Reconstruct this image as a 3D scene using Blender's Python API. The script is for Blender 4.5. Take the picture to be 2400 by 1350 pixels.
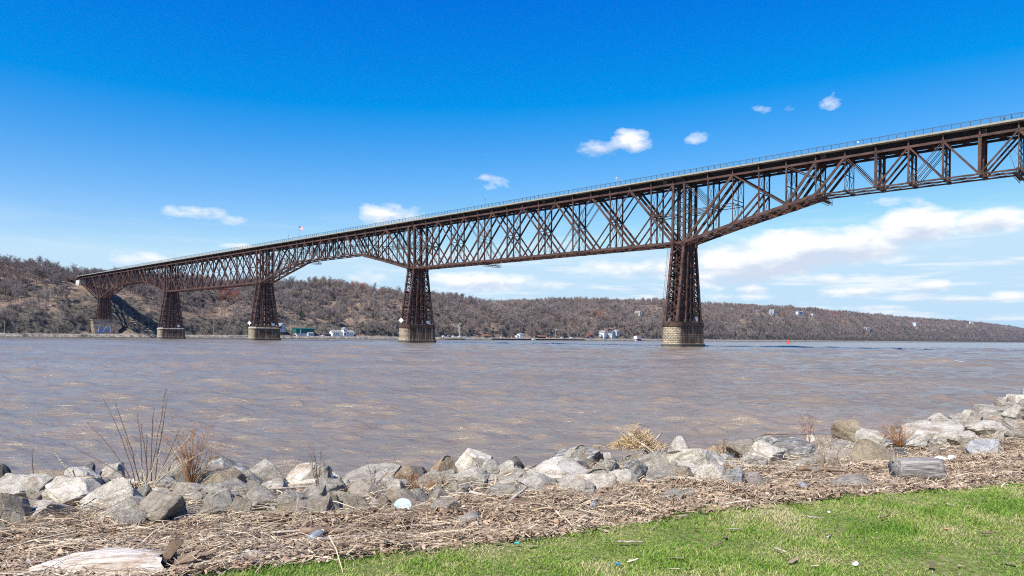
import bpy, bmesh, math, random
import numpy as np
from mathutils import Vector, Matrix, Euler

# ------------------------------------------------------------------ camera
sc = bpy.context.scene
for o in list(bpy.data.objects):
    bpy.data.objects.remove(o)
COL = sc.collection
R = math.radians
EYE = 3.01
FPX = 1656.34                      # focal length in pixels of a 2400 wide frame
PITCH, ROLL = -0.00828, -0.008587
cam_d = bpy.data.cameras.new("camera")
cam_d.sensor_width = 36.0
cam_d.lens = FPX / 2400 * 36
cam_d.shift_y = 131.17 / 2400
cam_d.clip_start = 0.1
cam_d.clip_end = 40000
cam = bpy.data.objects.new("camera", cam_d)
COL.objects.link(cam)
Rv = Vector((1, 0, 0)); Uv = Vector((0, -math.sin(PITCH), math.cos(PITCH))); Dv = Vector((0, math.cos(PITCH), math.sin(PITCH)))
R2 = math.cos(ROLL) * Rv - math.sin(ROLL) * Uv
U2 = math.sin(ROLL) * Rv + math.cos(ROLL) * Uv
mw = Matrix.Identity(4)
for i in range(3):
    mw[i][0] = R2[i]; mw[i][1] = U2[i]; mw[i][2] = -Dv[i]
mw[2][3] = EYE
cam.matrix_world = mw
sc.camera = cam

# ------------------------------------------------------------------ node helpers
def nnode(nt, t, **kw):
    n = nt.nodes.new(t)
    for k, v in kw.items():
        if k.startswith('i_'):
            n.inputs[k[2:].replace('_', ' ')].default_value = v
        else:
            setattr(n, k, v)
    return n

def mth(nt, op, a, b=None, c=None, clamp=False):
    n = nt.nodes.new('ShaderNodeMath'); n.operation = op; n.use_clamp = clamp
    for i, v in enumerate((a, b, c)):
        if v is None: continue
        if isinstance(v, (int, float)): n.inputs[i].default_value = v
        else: nt.links.new(v, n.inputs[i])
    return n.outputs[0]

def noise(nt, vec, scale, detail=4, rough=.55, dist=0.0, dim='3D'):
    n = nt.nodes.new('ShaderNodeTexNoise'); n.noise_dimensions = dim
    n.inputs['Scale'].default_value = scale; n.inputs['Detail'].default_value = detail
    n.inputs['Roughness'].default_value = rough; n.inputs['Distortion'].default_value = dist
    if vec is not None: nt.links.new(vec, n.inputs['Vector'])
    return n

def mapr(nt, v, a, b, c=0.0, d=1.0, smooth=False):
    n = nt.nodes.new('ShaderNodeMapRange'); n.clamp = True
    if smooth: n.interpolation_type = 'SMOOTHSTEP'
    nt.links.new(v, n.inputs[0])
    for i, x in enumerate((a, b, c, d)): n.inputs[i + 1].default_value = x
    return n.outputs[0]

def ramp(nt, v, stops, interp='LINEAR'):
    n = nt.nodes.new('ShaderNodeValToRGB'); cr = n.color_ramp; cr.interpolation = interp
    while len(cr.elements) > 1: cr.elements.remove(cr.elements[0])
    cr.elements[0].position = stops[0][0]; cr.elements[0].color = (*stops[0][1], 1)
    for p, c in stops[1:]:
        e = cr.elements.new(p); e.color = (*c, 1)
    nt.links.new(v, n.inputs[0])
    return n.outputs[0]

def mixc(nt, f, a, b, mode='MIX'):
    n = nt.nodes.new('ShaderNodeMix'); n.data_type = 'RGBA'; n.blend_type = mode
    for i, v in ((0, f), (6, a), (7, b)):
        if isinstance(v, (int, float)): n.inputs[i].default_value = v
        elif isinstance(v, tuple): n.inputs[i].default_value = (*v, 1)
        else: nt.links.new(v, n.inputs[i])
    return n.outputs[2]

# ------------------------------------------------------------------ sun and sky
SUN_EL = R(50)
tx, ty = -math.sin(R(37)), -math.cos(R(37))          # towards the sun, on the ground
sun_d = bpy.data.lights.new("sun", 'SUN')
sun_d.energy = 5.0; sun_d.angle = R(0.5); sun_d.color = (1.0, .955, .88)
sun = bpy.data.objects.new("sun", sun_d); COL.objects.link(sun)
to_sun = Vector((tx * math.cos(SUN_EL), ty * math.cos(SUN_EL), math.sin(SUN_EL)))
sun.rotation_euler = to_sun.to_track_quat('Z', 'Y').to_euler()

world = bpy.data.worlds.new("World"); sc.world = world; world.use_nodes = True
wt = world.node_tree; wt.nodes.clear()
w_out = nnode(wt, 'ShaderNodeOutputWorld'); w_bg = nnode(wt, 'ShaderNodeBackground')
w_sky = nnode(wt, 'ShaderNodeTexSky'); w_sky.sky_type = 'NISHITA'; w_sky.sun_disc = False
w_sky.sun_elevation = SUN_EL; w_sky.sun_rotation = math.atan2(tx, ty)
w_sky.air_density = 1.0; w_sky.dust_density = 0.3; w_sky.ozone_density = 2.2
w_hsv = nnode(wt, 'ShaderNodeHueSaturation'); w_hsv.inputs['Saturation'].default_value = 1.28
wt.links.new(w_sky.outputs[0], w_hsv.inputs['Color'])
sk_tc = nnode(wt, 'ShaderNodeTexCoord'); sk_s = nnode(wt, 'ShaderNodeSeparateXYZ'); sk_c = nnode(wt, 'ShaderNodeCombineXYZ')
wt.links.new(sk_tc.outputs['Generated'], sk_s.inputs[0])
wt.links.new(sk_s.outputs[0], sk_c.inputs[0]); wt.links.new(sk_s.outputs[1], sk_c.inputs[1]); wt.links.new(mth(wt, 'MAXIMUM', sk_s.outputs[2], .07), sk_c.inputs[2])
wt.links.new(sk_c.outputs[0], w_sky.inputs[0])
# grade of the clear polarised sky: deeper blue overhead, paler towards the horizon
g_s = nnode(wt, 'ShaderNodeSeparateColor'); g_c = nnode(wt, 'ShaderNodeCombineColor'); wt.links.new(w_hsv.outputs[0], g_s.inputs[0])
wt.links.new(mth(wt, 'MINIMUM', mth(wt, 'MAXIMUM', mth(wt, 'MULTIPLY_ADD', g_s.outputs[0], 1.66, -1.40), 0.0), 3.75), g_c.inputs[0])
wt.links.new(mth(wt, 'MINIMUM', mth(wt, 'MAXIMUM', mth(wt, 'MULTIPLY_ADD', g_s.outputs[1], 1.22, -.72), 0.0), 5.25), g_c.inputs[1])
wt.links.new(mth(wt, 'MINIMUM', mth(wt, 'MULTIPLY_ADD', g_s.outputs[2], .72, 2.35), 6.45), g_c.inputs[2])
# clouds: soft blobs at fixed compass bearings and heights above the horizon
tc = nnode(wt, 'ShaderNodeTexCoord')
sep = nnode(wt, 'ShaderNodeSeparateXYZ'); wt.links.new(tc.outputs['Generated'], sep.inputs[0])
wx, wy, wz = sep.outputs
az = mth(wt, 'ARCTAN2', wx, wy)
el = mth(wt, 'ARCSINE', wz)
wn = noise(wt, None, 1.0, 7, .58, .25); 
cmbn = nnode(wt, 'ShaderNodeCombineXYZ')
wt.links.new(mth(wt, 'MULTIPLY', az, 13.0), cmbn.inputs[0]); wt.links.new(mth(wt, 'MULTIPLY', el, 30.0), cmbn.inputs[1])
wt.links.new(cmbn.outputs[0], wn.inputs['Vector'])
wn2 = noise(wt, cmbn.outputs[0], 3.2, 6, .62, .3)
nfine = mth(wt, 'ADD', mth(wt, 'MULTIPLY', wn.outputs[0], .68), mth(wt, 'MULTIPLY', wn2.outputs[0], .32))
# bearing (deg), elevation (deg), half width, half height, strength   -- rad below
CLOUDS = [(6.91, 14.88, 2.04, 0.84, 1.1), (9.27, 15.38, 1.93, 0.98, 1.1), (24.1, 17.19, 0.77, 0.52, 0.4), (19.2, 17.05, 0.67, 0.3, 0.3), (14.45, 15.52, 0.65, 0.43, 0.25), (21.23, 17.04, 0.42, 0.26, 0.3), (-10.17, 9.6, 2.36, 1.12, 1.1), (-8.15, 9.73, 1.43, 0.73, 0.9), (-23.54, 9.05, 1.82, 0.55, 0.9), (-21.62, 8.66, 1.08, 0.38, 0.6), (-25.82, 8.93, 0.96, 0.36, 0.35), (-27.6, 5.44, 2.64, 0.61, 0.6), (-21.31, 6.73, 1.15, 0.29, 0.9), (17.99, 5.75, 4.47, 1.82, 1.74), (21.65, 6.69, 4.84, 2.0, 1.89), (25.7, 6.92, 4.81, 1.56, 1.74), (29.74, 8.09, 3.18, 1.5, 1.81), (33.97, 8.13, 2.66, 1.02, 1.59), (12.2, 5.74, 4.09, 1.07, 1.09), (16.11, 4.69, 3.75, 0.72, 0.7), (27.73, 9.98, 1.18, 0.38, 0.55), (-2.46, 4.54, 5.18, 0.89, 1.3), (2.38, 4.31, 2.27, 0.55, 0.8), (18.79, 3.9, 1.47, 0.46, 1.3), (17.39, 3.29, 4.0, 0.26, 0.5), (30.69, 3.83, 1.51, 0.5, 1.3), (26.02, 3.58, 2.99, 0.43, 1.04), (32.33, 2.9, 4.0, 0.32, 1.17), (23.87, 4.63, 1.99, 0.56, 0.55), (34.97, 3.07, 1.59, 0.4, 1.04), (27.41, 2.39, 2.66, 0.21, 0.5), (-11.47, 4.78, 2.01, 0.54, 0.45), (8.69, 5.54, 3.34, 0.74, 0.55), (-1.11, 15.81, 0.41, 0.7, 0.3), (-2.13, 14.7, 0.41, 0.32, 0.28), (-1.66, 12.3, 0.97, 0.46, 0.22), (28.93, 9.59, 0.79, 0.35, 0.2), (3.42, 3.05, 5.46, 0.28, 0.4)]
acc = None; shade = None
for a_, e_, ra, re, st in CLOUDS:
    dx = mth(wt, 'DIVIDE', mth(wt, 'SUBTRACT', az, R(a_)), R(ra))
    dy = mth(wt, 'DIVIDE', mth(wt, 'SUBTRACT', el, R(e_)), R(re))
    d2 = mth(wt, 'ADD', mth(wt, 'MULTIPLY', dx, dx), mth(wt, 'MULTIPLY', dy, dy))
    f = mth(wt, 'MULTIPLY', mth(wt, 'SUBTRACT', 1.0, d2, clamp=False), st)
    f = mth(wt, 'MAXIMUM', f, -2.2)
    g = mth(wt, 'MULTIPLY', mth(wt, 'MAXIMUM', f, 0.0), dy)       # top or bottom of the blob
    acc = f if acc is None else mth(wt, 'SMOOTH_MAX', acc, f, .35)
    shade = g if shade is None else mth(wt, 'ADD', shade, g)
dens = mth(wt, 'ADD', acc, mth(wt, 'MULTIPLY', mth(wt, 'SUBTRACT', nfine, .5), 5.0))
cmask = mapr(wt, dens, 0.0, 1.15, 0, 1, False)
# thin veil of small streaks low over the horizon
cst = nnode(wt, 'ShaderNodeCombineXYZ')
wt.links.new(mth(wt, 'MULTIPLY', az, 7.0), cst.inputs[0]); wt.links.new(mth(wt, 'MULTIPLY', el, 60.0), cst.inputs[1])
wst = noise(wt, cst.outputs[0], 1.0, 6, .6, .2)
low = mapr(wt, el, R(11), R(3.0), 0, 1, True)
right = mapr(wt, az, R(-24), R(6), .25, 1)
veil = mth(wt, 'MULTIPLY', mth(wt, 'MULTIPLY', mapr(wt, wst.outputs[0], .47, .66, 0, .8, True), low), right)
cmask = mth(wt, 'MAXIMUM', cmask, veil)
lit = mth(wt, 'ADD', mth(wt, 'MULTIPLY', shade, .8), mth(wt, 'MULTIPLY', mth(wt, 'SUBTRACT', nfine, .5), 2.2))
litm = mapr(wt, lit, -.6, .15, 0, 1, True)
ccol = mixc(wt, litm, (4.4, 4.95, 5.9), (6.9, 7.0, 7.1))
skyc = mixc(wt, mth(wt, 'MULTIPLY', cmask, .98), g_c.outputs[0], ccol)
wt.links.new(skyc, w_bg.inputs[0]); w_bg.inputs[1].default_value = 0.1
wt.links.new(w_bg.outputs[0], w_out.inputs[0])
sc.view_settings.view_transform = 'Standard'; sc.view_settings.look = 'None'
sc.view_settings.exposure = 0.6; sc.view_settings.gamma = 1.0; sc.view_settings.use_curve_mapping = False
sc.cycles.max_bounces = 6; sc.cycles.transparent_max_bounces = 8
sc.cycles.volume_bounces = 0
sc.cycles.use_denoising = False; sc.cycles.sample_clamp_indirect = 3.0; sc.cycles.sample_clamp_direct = 5.0; sc.cycles.filter_width = 1.1

# ------------------------------------------------------------------ mesh helpers
class MB:
    """collects shapes, then links them as ONE mesh object"""
    def __init__(s): s.v = []; s.f = []; s.n = 0; s.att = []
    def add(s, V, F, a=None):
        V = np.asarray(V, float).reshape(-1, 3)
        s.v.append(V); s.f += [tuple(int(i) + s.n for i in f) for f in F]; s.n += len(V)
        if a is not None: s.att += [a] * len(V)
    def box(s, x0, x1, y0, y1, z0, z1):
        s.add([(x0,y0,z0),(x1,y0,z0),(x1,y1,z0),(x0,y1,z0),(x0,y0,z1),(x1,y0,z1),(x1,y1,z1),(x0,y1,z1)],
              [(0,3,2,1),(4,5,6,7),(0,1,5,4),(1,2,6,5),(2,3,7,6),(3,0,4,7)])
    def beam(s, p0, p1, w, h, side=None):
        p0 = np.array(p0, float); p1 = np.array(p1, float); d = p1 - p0; L = np.linalg.norm(d)
        if L < 1e-6: return
        d /= L
        sd = np.array(side if side is not None else (0, 1, 0), float)
        if abs(d @ sd) > .95: sd = np.array((1, 0, 0), float)
        sd = sd - d * (d @ sd); sd /= np.linalg.norm(sd); up = np.cross(d, sd)
        V = []
        for p in (p0, p1):
            for a, b in ((-1,-1),(1,-1),(1,1),(-1,1)): V.append(p + sd * a * w / 2 + up * b * h / 2)
        s.add(V, [(0,3,2,1),(4,5,6,7),(0,1,5,4),(1,2,6,5),(2,3,7,6),(3,0,4,7)])
    def tube(s, pts, rad, n=5, a=None):
        pts = [np.array(p, float) for p in pts]; V = []; F = []
        for i, p in enumerate(pts):
            d = pts[min(i+1, len(pts)-1)] - pts[max(i-1, 0)]; d /= (np.linalg.norm(d) + 1e-9)
            ref = np.array((0, 0, 1.)) if abs(d[2]) < .9 else np.array((1., 0, 0))
            u = np.cross(d, ref); u /= np.linalg.norm(u); w = np.cross(d, u)
            r = rad[i] if hasattr(rad, '__len__') else rad
            for k in range(n):
                t = 2 * math.pi * k / n; V.append(p + (u * math.cos(t) + w * math.sin(t)) * r)
        for i in range(len(pts) - 1):
            for k in range(n):
                F.append((i*n+k, i*n+(k+1) % n, (i+1)*n+(k+1) % n, (i+1)*n+k))
        F.append(tuple(range(n))[::-1]); F.append(tuple((len(pts)-1)*n + k for k in range(n)))
        s.add(V, F, a)
    def prism(s, poly, z0, z1, off=(0, 0)):
        n = len(poly)
        V = [(x, y, z0) for x, y in poly] + [(x, y, z1) for x, y in poly]
        s.add(V, [tuple(range(n))[::-1], tuple(range(n, 2*n))] + [(i, (i+1) % n, n+(i+1) % n, n+i) for i in range(n)])
    def mesh(s, name, mat, smooth=False):
        me = bpy.data.meshes.new(name)
        V = np.concatenate(s.v) if s.v else np.zeros((0, 3))
        me.from_pydata(V.tolist(), [], s.f)
        if s.att and len(s.att) == len(V):
            at = me.attributes.new('rnd', 'FLOAT', 'POINT'); at.data.foreach_set('value', s.att)
        if mat: me.materials.append(mat)
        if smooth: me.polygons.foreach_set('use_smooth', [True] * len(me.polygons))
        me.update()
        return me
    def build(s, name, mat, parent=None, smooth=False, loc=None):
        o = bpy.data.objects.new(name, s.mesh(name, mat, smooth)); COL.objects.link(o)
        if parent is not None: o.parent = parent
        if loc is not None: o.location = loc
        return o

def big_mesh(name, V, F, mat, rnd=None, smooth=False):
    """fast triangle or quad mesh from numpy arrays"""
    V = np.asarray(V, np.float32); F = np.asarray(F, np.int32); k = F.shape[1]
    me = bpy.data.meshes.new(name)
    me.vertices.add(len(V)); me.vertices.foreach_set('co', V.ravel())
    me.loops.add(F.size); me.loops.foreach_set('vertex_index', F.ravel())
    me.polygons.add(len(F)); me.polygons.foreach_set('loop_start', np.arange(0, F.size, k, dtype=np.int32))
    me.polygons.foreach_set('loop_total', np.full(len(F), k, np.int32))
    if smooth: me.polygons.foreach_set('use_smooth', np.ones(len(F), bool))
    me.update(calc_edges=True)
    if rnd is not None:
        at = me.attributes.new('rnd', 'FLOAT', 'POINT'); at.data.foreach_set('value', np.asarray(rnd, np.float32))
    me.materials.append(mat)
    return me

def link(name, me, parent=None, loc=None):
    o = bpy.data.objects.new(name, me); COL.objects.link(o)
    if parent is not None: o.parent = parent
    if loc is not None: o.location = loc
    return o
def tag(o, label=None, cat=None, group=None, kind=None):
    if label: o['label'] = label
    if cat: o['category'] = cat
    if group: o['group'] = group
    if kind: o['kind'] = kind
    return o
def empty(name, loc=(0, 0, 0), rz=0.0, parent=None):
    o = bpy.data.objects.new(name, None); COL.objects.link(o); o.location = loc; o.rotation_euler = (0, 0, rz)
    o.empty_display_size = 1
    if parent is not None: o.parent = parent
    return o

# value noise for shapes
_rng = np.random.RandomState(5); _tab = _rng.rand(256, 256)
def vnoise(x, y):
    x = np.asarray(x, float); y = np.asarray(y, float)
    xi = np.floor(x).astype(int); yi = np.floor(y).astype(int); fx = x - xi; fy = y - yi
    fx = fx*fx*(3-2*fx); fy = fy*fy*(3-2*fy)
    g = lambda i, j: _tab[i % 256, j % 256]
    return (g(xi, yi)*(1-fx)*(1-fy) + g(xi+1, yi)*fx*(1-fy) + g(xi, yi+1)*(1-fx)*fy + g(xi+1, yi+1)*fx*fy) * 2 - 1
def fbm(x, y, o=4):
    t = 0; a = 1; s = 0
    for i in range(o):
        t = t + vnoise(x * 2**i + 17.3*i, y * 2**i + 5.1*i) * a; s += a; a *= .5
    return t / s

# ------------------------------------------------------------------ materials
def mat(name, base=(.5, .5, .5), rough=.8, spec=.3, metallic=0.0):
    m = bpy.data.materials.new(name); m.use_nodes = True
    b = m.node_tree.nodes['Principled BSDF']
    b.inputs['Base Color'].default_value = (*base, 1); b.inputs['Roughness'].default_value = rough
    b.inputs['Specular IOR Level'].default_value = spec; b.inputs['Metallic'].default_value = metallic
    return m, m.node_tree, b
def noisy(name, c0, c1, scale, rough=.85, detail=5, bump=0.0, bscale=None, spec=.2, lo=.35, hi=.65, coord='Object', c2=None, s2=None, metallic=0.0):
    m, nt, b = mat(name, c0, rough, spec, metallic)
    t = nnode(nt, 'ShaderNodeTexCoord').outputs[coord]
    n = noise(nt, t, scale, detail, .6)
    col = ramp(nt, n.outputs[0], [(lo, c0), (hi, c1)])
    if c2:
        n2 = noise(nt, t, s2 or scale * 3.7, 4, .6)
        col = mixc(nt, mapr(nt, n2.outputs[0], .5, .68), col, c2)
    nt.links.new(col, b.inputs['Base Color'])
    if bump:
        nb = noise(nt, t, bscale or scale * 4, 6, .65); bp = nnode(nt, 'ShaderNodeBump')
        bp.inputs['Strength'].default_value = 1.0; bp.inputs['Distance'].default_value = bump
        nt.links.new(nb.outputs[0], bp.inputs['Height']); nt.links.new(bp.outputs[0], b.inputs['Normal'])
    return m
def rnd_mat(name, stops, rough=.85, trans=0.0, spec=.15):
    """colour picked per blade / stick from its 'rnd' attribute"""
    m, nt, b = mat(name, stops[0][1], rough, spec)
    a = nnode(nt, 'ShaderNodeAttribute'); a.attribute_name = 'rnd'
    col = ramp(nt, a.outputs['Fac'], stops)
    nt.links.new(col, b.inputs['Base Color'])
    if trans:
        tr = nnode(nt, 'ShaderNodeBsdfTranslucent'); nt.links.new(col, tr.inputs[0])
        mx = nnode(nt, 'ShaderNodeMixShader'); mx.inputs[0].default_value = trans
        nt.links.new(b.outputs[0], mx.inputs[1]); nt.links.new(tr.outputs[0], mx.inputs[2])
        nt.links.new(mx.outputs[0], nt.nodes['Material Output'].inputs[0])
    return m

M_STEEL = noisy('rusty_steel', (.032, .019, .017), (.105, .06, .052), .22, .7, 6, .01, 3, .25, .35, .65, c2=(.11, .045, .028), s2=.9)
M_STEEL_IN = noisy('rusty_steel_inner_shaded', (.022, .0135, .0125), (.066, .037, .032), .3, .75, 6, 0, 3, .2, .3, .7, c2=(.15, .055, .032), s2=.6)  # darker copy of the rusty steel: shade on inner members put into the colour
M_STEEL_SHADE = noisy('shade_black_steel', (.010, .008, .008), (.026, .017, .016), .5, .85, 4)  # near-black steel: the shade under the deck is painted into the colour
M_CONC = noisy('deck_concrete', (.25, .235, .195), (.34, .32, .27), .8, .85, 5, c2=(.33, .30, .25), s2=.25)
M_RAIL = noisy('railing_paint', (.05, .06, .075), (.08, .09, .11), 2, .5)
M_WHITE = noisy('white_paint', (.72, .72, .70), (.82, .82, .80), 3, .6)
M_DARK = noisy('dark_opening', (.02, .022, .03), (.035, .038, .05), 2, .4, spec=.5)

# ------------------------------------------------------------------ bridge frame
TH = 0.745296; BX, BY = 63.228, 270.4665
CT, ST = math.cos(TH), math.sin(TH)
def bw(s, u, z=0.0):                      # along the bridge (towards the far shore), across it, up
    return Vector((BX - CT * s + ST * u, BY + ST * s + CT * u, z))
W = 9.0; ZT = 62.62; ZB = 40.1; TP = 2.4
PIERS = [-166.6, 0.0, 160.0, 326.4, 486.4, 653.3]

bridge = tag(empty('bridge', (BX, BY, 0), -TH), 'long rusty steel cantilever railway bridge with pale walkway deck on stone piers across the river', 'bridge')
def P(s, u, z): return (-s, u, z)

def steel(mb, name, parent, m=None): return mb.build(name, m or M_STEEL, parent)

def pair(mb, a, b, w, gap):
    """two parallel eye-bars"""
    a = np.array(a); b = np.array(b); d = (b - a) / np.linalg.norm(b - a)
    n = np.cross(d, (0, 1, 0)); n /= np.linalg.norm(n)
    for k in (-1, 1): mb.beam(a + n * gap / 2 * k, b + n * gap / 2 * k, w, w)

def truss(label, nodes, zb, diags, verts, chord_b, s_struts=()):
    """nodes: s positions, zb: bottom chord heights, diags: (i,'t'/'b'/'m', j, ..., size), verts: (i, size)"""
    sp = empty('truss_span', (0, 0, 0), 0, bridge)
    tag(sp, label)
    def pt(i, k, u):
        if k == 't': z = ZT
        elif k == 'b': z = zb[i]
        else: z = (ZT + zb[i]) / 2
        return P(nodes[i], u, z)
    inner = MB()
    for u in (0, W / 2, W):
        tcm = MB() if u == 0 else inner
        tcm.beam(P(nodes[0], u, ZT), P(nodes[-1], u, ZT), .62, .72)
        bcm = MB() if u == 0 else inner
        for i in range(len(nodes) - 1):
            c = chord_b[i]
            bcm.beam(P(nodes[i], u, zb[i]), P(nodes[i+1], u, zb[i+1]), .7 if c > .6 else .45, c)
        for i in range(1, len(nodes) - 1):
            bcm.beam(P(nodes[i] - .55, u, zb[i] + .08), P(nodes[i] + .55, u, zb[i] + .08), .78, chord_b[i] + .28)
            tcm.beam(P(nodes[i] - .5, u, ZT - .1), P(nodes[i] + .5, u, ZT - .1), .7, .95)
            if u == 0: tcm.beam(P(nodes[i], -.3, ZT), P(nodes[i], -.3, 64.85), .34, .42)
        if u == 0: steel(bcm, 'bottom_chord', sp); steel(tcm, 'top_chord', sp)
        for d in diags:
            i, ki, j, kj, sz = d[:5]
            mb = MB() if u == 0 else inner
            a, b = pt(i, ki, u), pt(j, kj, u)
            if sz < .3: pair(mb, a, b, .17, .5)
            else: mb.beam(a, b, .55, sz if u != W / 2 else sz * 1.05)
            if u == 0: steel(mb, 'diagonal', sp)
        for i, sz in verts:
            mb = MB() if u == 0 else inner
            mb.beam(pt(i, 'b', u), pt(i, 't', u), min(sz, .5), sz)
            if u == 0: steel(mb, 'vertical', sp)
    # lateral and sway bracing
    for i, s in enumerate(nodes):
        inner.beam(P(s, 0, zb[i]), P(s, W, zb[i]), .35, .45, (1, 0, 0))
        inner.beam(P(s, 0, ZT), P(s, W, ZT), .3, .5, (1, 0, 0))
        if any(i == v[0] for v in verts):
            zm = (ZT + zb[i]) / 2
            for za, zc in ((zb[i], zm), (zm, ZT - .3)):
                for u0, u1 in ((0, W/2), (W/2, W)):
                    inner.beam(P(s, u0, za), P(s, u1, zc), .1, .1); inner.beam(P(s, u1, za), P(s, u0, zc), .1, .1)
            inner.beam(P(s, 0, zm), P(s, W, zm), .22, .25, (1, 0, 0))
        if i:
            for a, b in ((0, W/2), (W/2, 0), (W/2, W), (W, W/2)):
                inner.beam(P(nodes[i-1], a, zb[i-1] - .1), P(s, b, zb[i] - .1), .12, .3 if chord_b[i-1] > .6 else .1)
                inner.beam(P(nodes[i-1], a, ZT), P(s, b, ZT), .1, .14)
            n = 3
            for k in range(1, n if chord_b[i-1] > .6 else 1):
                f = k / n; zz = zb[i-1]*(1-f) + zb[i]*f; ss = nodes[i-1]*(1-f) + s*f
                inner.beam(P(ss, 0, zz - .15), P(ss, W, zz - .15), .18, .22, (1, 0, 0))
    for (s0, z0, s1, z1) in s_struts:
        for u in (0, W/2, W): inner.beam(P(s0, u, z0), P(s1, u, z1), .2, .22)
        inner.beam(P(s1, 0, z1), P(s1, W, z1), .2, .22)
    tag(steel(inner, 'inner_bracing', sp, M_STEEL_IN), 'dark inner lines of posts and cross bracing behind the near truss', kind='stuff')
    # floor beams and deck girders
    fl = MB()
    for s in nodes:
        fl.beam(P(s, -.28, 64.0), P(s, W + .28, 64.0), .5, 2.1, (1, 0, 0))
    for u in (1.0, 3.4, 5.6, 8.0):
        fl.beam(P(nodes[0], u, 63.95), P(nodes[-1], u, 63.95), .35, 1.86)
    for k in range(int((nodes[-1] - nodes[0]) / 2.4)):
        s = nodes[0] + 1.2 + k * 2.4
        fl.beam(P(s, .9, 64.6), P(s, W - .9, 64.6), .25, .35, (1, 0, 0))
        if k % 2: fl.beam(P(s, 1.2, 63.2), P(s + 2.4, W - 1.2, 63.2), .12, .12)
    steel(fl, 'floor_framing', sp, M_STEEL_SHADE)
    return sp

def fixed_span(label, c0, c1):
    a, b = c0 + TP, c1 - TP
    nodes = [a + (b - a) * i / 16 for i in range(17)]
    zb = [ZB] * 17
    D = []
    for m in range(8):
        i, j = 2*m, 2*m + 2
        big = (.85, .8, .7, .6)[min(m, 7 - m)]; sml = (.42, .34, .2, .5)[min(m, 7 - m)]
        if m < 4: D += [(i, 'b', j, 't', big), (i, 't', j, 'b', sml)]
        else: D += [(i, 't', j, 'b', big), (i, 'b', j, 't', sml)]
    V = [(k, .46) for k in range(1, 16, 2)]
    st = [(a, 51.2, nodes[1], 51.2), (a, 51.9, nodes[1], 51.2), (b, 51.2, nodes[15], 51.2), (b, 51.9, nodes[15], 51.2)]
    return truss(label, nodes, zb, D, V, [.95] * 16, st)

def cant_span(label, c0, c1, mirror=False):
    a, b = c0 + TP, c1 - TP
    arm = [0, 9.7, 19.4, 29.1, 38.8, 48.6]
    L = b - a; sus = (L - 2 * 48.6) / 7
    nodes = [a + x for x in arm] + [a + 48.6 + sus * k for k in range(1, 7)] + [b - x for x in arm[::-1]]
    za = [ZB, 42.55, 44.95, 47.15, 49.3, 51.6]
    zb = za + [51.6] * 6 + za[::-1]
    N = len(nodes) - 1
    D = []
    for f in (lambda i: i, lambda i: N - i):
        D += [(f(0), 'b', f(2), 't', .9), (f(0), 't', f(1), 'm', .22), (f(2), 't', f(4), 'b', .5), (f(2), 'b', f(3), 'm', .55),
              (f(4), 'b', f(5), 't', .85), (f(4), 't', f(5), 'm', .22)]
    D += [(5, 'b', 6, 't', .75), (6, 't', 7, 'b', .2), (7, 'b', 8, 't', .5), (8, 't', 9, 'b', .42), (9, 't', 8, 'b', .18),
          (9, 't', 10, 'b', .6), (10, 'b', 11, 't', .45), (11, 't', 12, 'b', .8)]
    V = [(1, .42), (2, .25), (3, .42), (4, .5), (5, .4), (6, .2), (7, .8), (8, .5), (9, .5), (10, .85), (11, .22), (12, .4), (13, .5), (14, .42), (15, .25), (16, .42)]
    if mirror: D = [(N - d[0], d[1], N - d[2], d[3], d[4]) for d in D]; V = [(N - i, z) for i, z in V]
    cb = [1.0] * 5 + [.42] * 7 + [1.0] * 5
    st = [(a, 51.2, nodes[1], 51.8), (a, 51.9, nodes[2], 52.4), (b, 51.2, nodes[16], 51.8), (b, 51.9, nodes[15], 52.4)]
    return truss(label, nodes, zb, D, V, cb, st)

cant_span('arched cantilever truss span running out of the picture on the right', PIERS[0], PIERS[1], True)
fixed_span('straight truss span of crossed diagonals left of the nearest tower', PIERS[1], PIERS[2])
cant_span('arched cantilever truss span in the middle of the river', PIERS[2], PIERS[3])
fixed_span('straight truss span of crossed diagonals farther across the river', PIERS[3], PIERS[4])
cant_span('arched cantilever truss span nearest the far shore', PIERS[4], PIERS[5])
# shore arm beyond the last tower
nd = [PIERS[5] + TP + 9.75 * i for i in range(7)]
truss('short truss arm from the last tower to the far bank', nd, [ZB, 43.3, 46.3, 49.2, 52.2, 55.2, 57.5],
      [(0, 'b', 2, 't', .8), (0, 't', 1, 'm', .22), (2, 't', 4, 'b', .45), (4, 'b', 5, 't', .7), (5, 't', 6, 'b', .5)],
      [(1, .42), (2, .25), (3, .42), (4, .5), (5, .42)], [.9] * 6)

# ------------------------------------------------------------------ deck, railing
dk = MB()
S0, S1 = PIERS[0] - TP - 2, 724.0
s = S0
while s < S1:
    e = min(s + 9.4, S1)
    dk.beam(P(s, W/2, 65.12), P(e - .04, W/2, 65.12), W + 2.5, .4)
    s = e
for u in (-1.28, W + 1.28):
    s = S0
    while s < S1:
        e = min(s + 3.1, S1); dk.beam(P(s, u, 65.17), P(e - .05, u, 65.17), .3, .54); s = e
dk.build('walkway_deck', M_CONC, bridge)
for u in (-1.1, W + 1.1):
    rl = MB(); s = S0 + 1; n = 0
    while s < S1:
        rl.beam(P(s, u, 65.4), P(s, u, 66.95), .15, .15); s += 2.42
    rl.beam(P(S0, u, 66.95), P(S1, u, 66.95), .14, .12)
    for z in (65.62, 65.85, 66.1, 66.35, 66.6, 66.8): rl.beam(P(S0, u, z), P(S1, u, z), .02, .025)
    rl.build('railing', M_RAIL, bridge)
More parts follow.
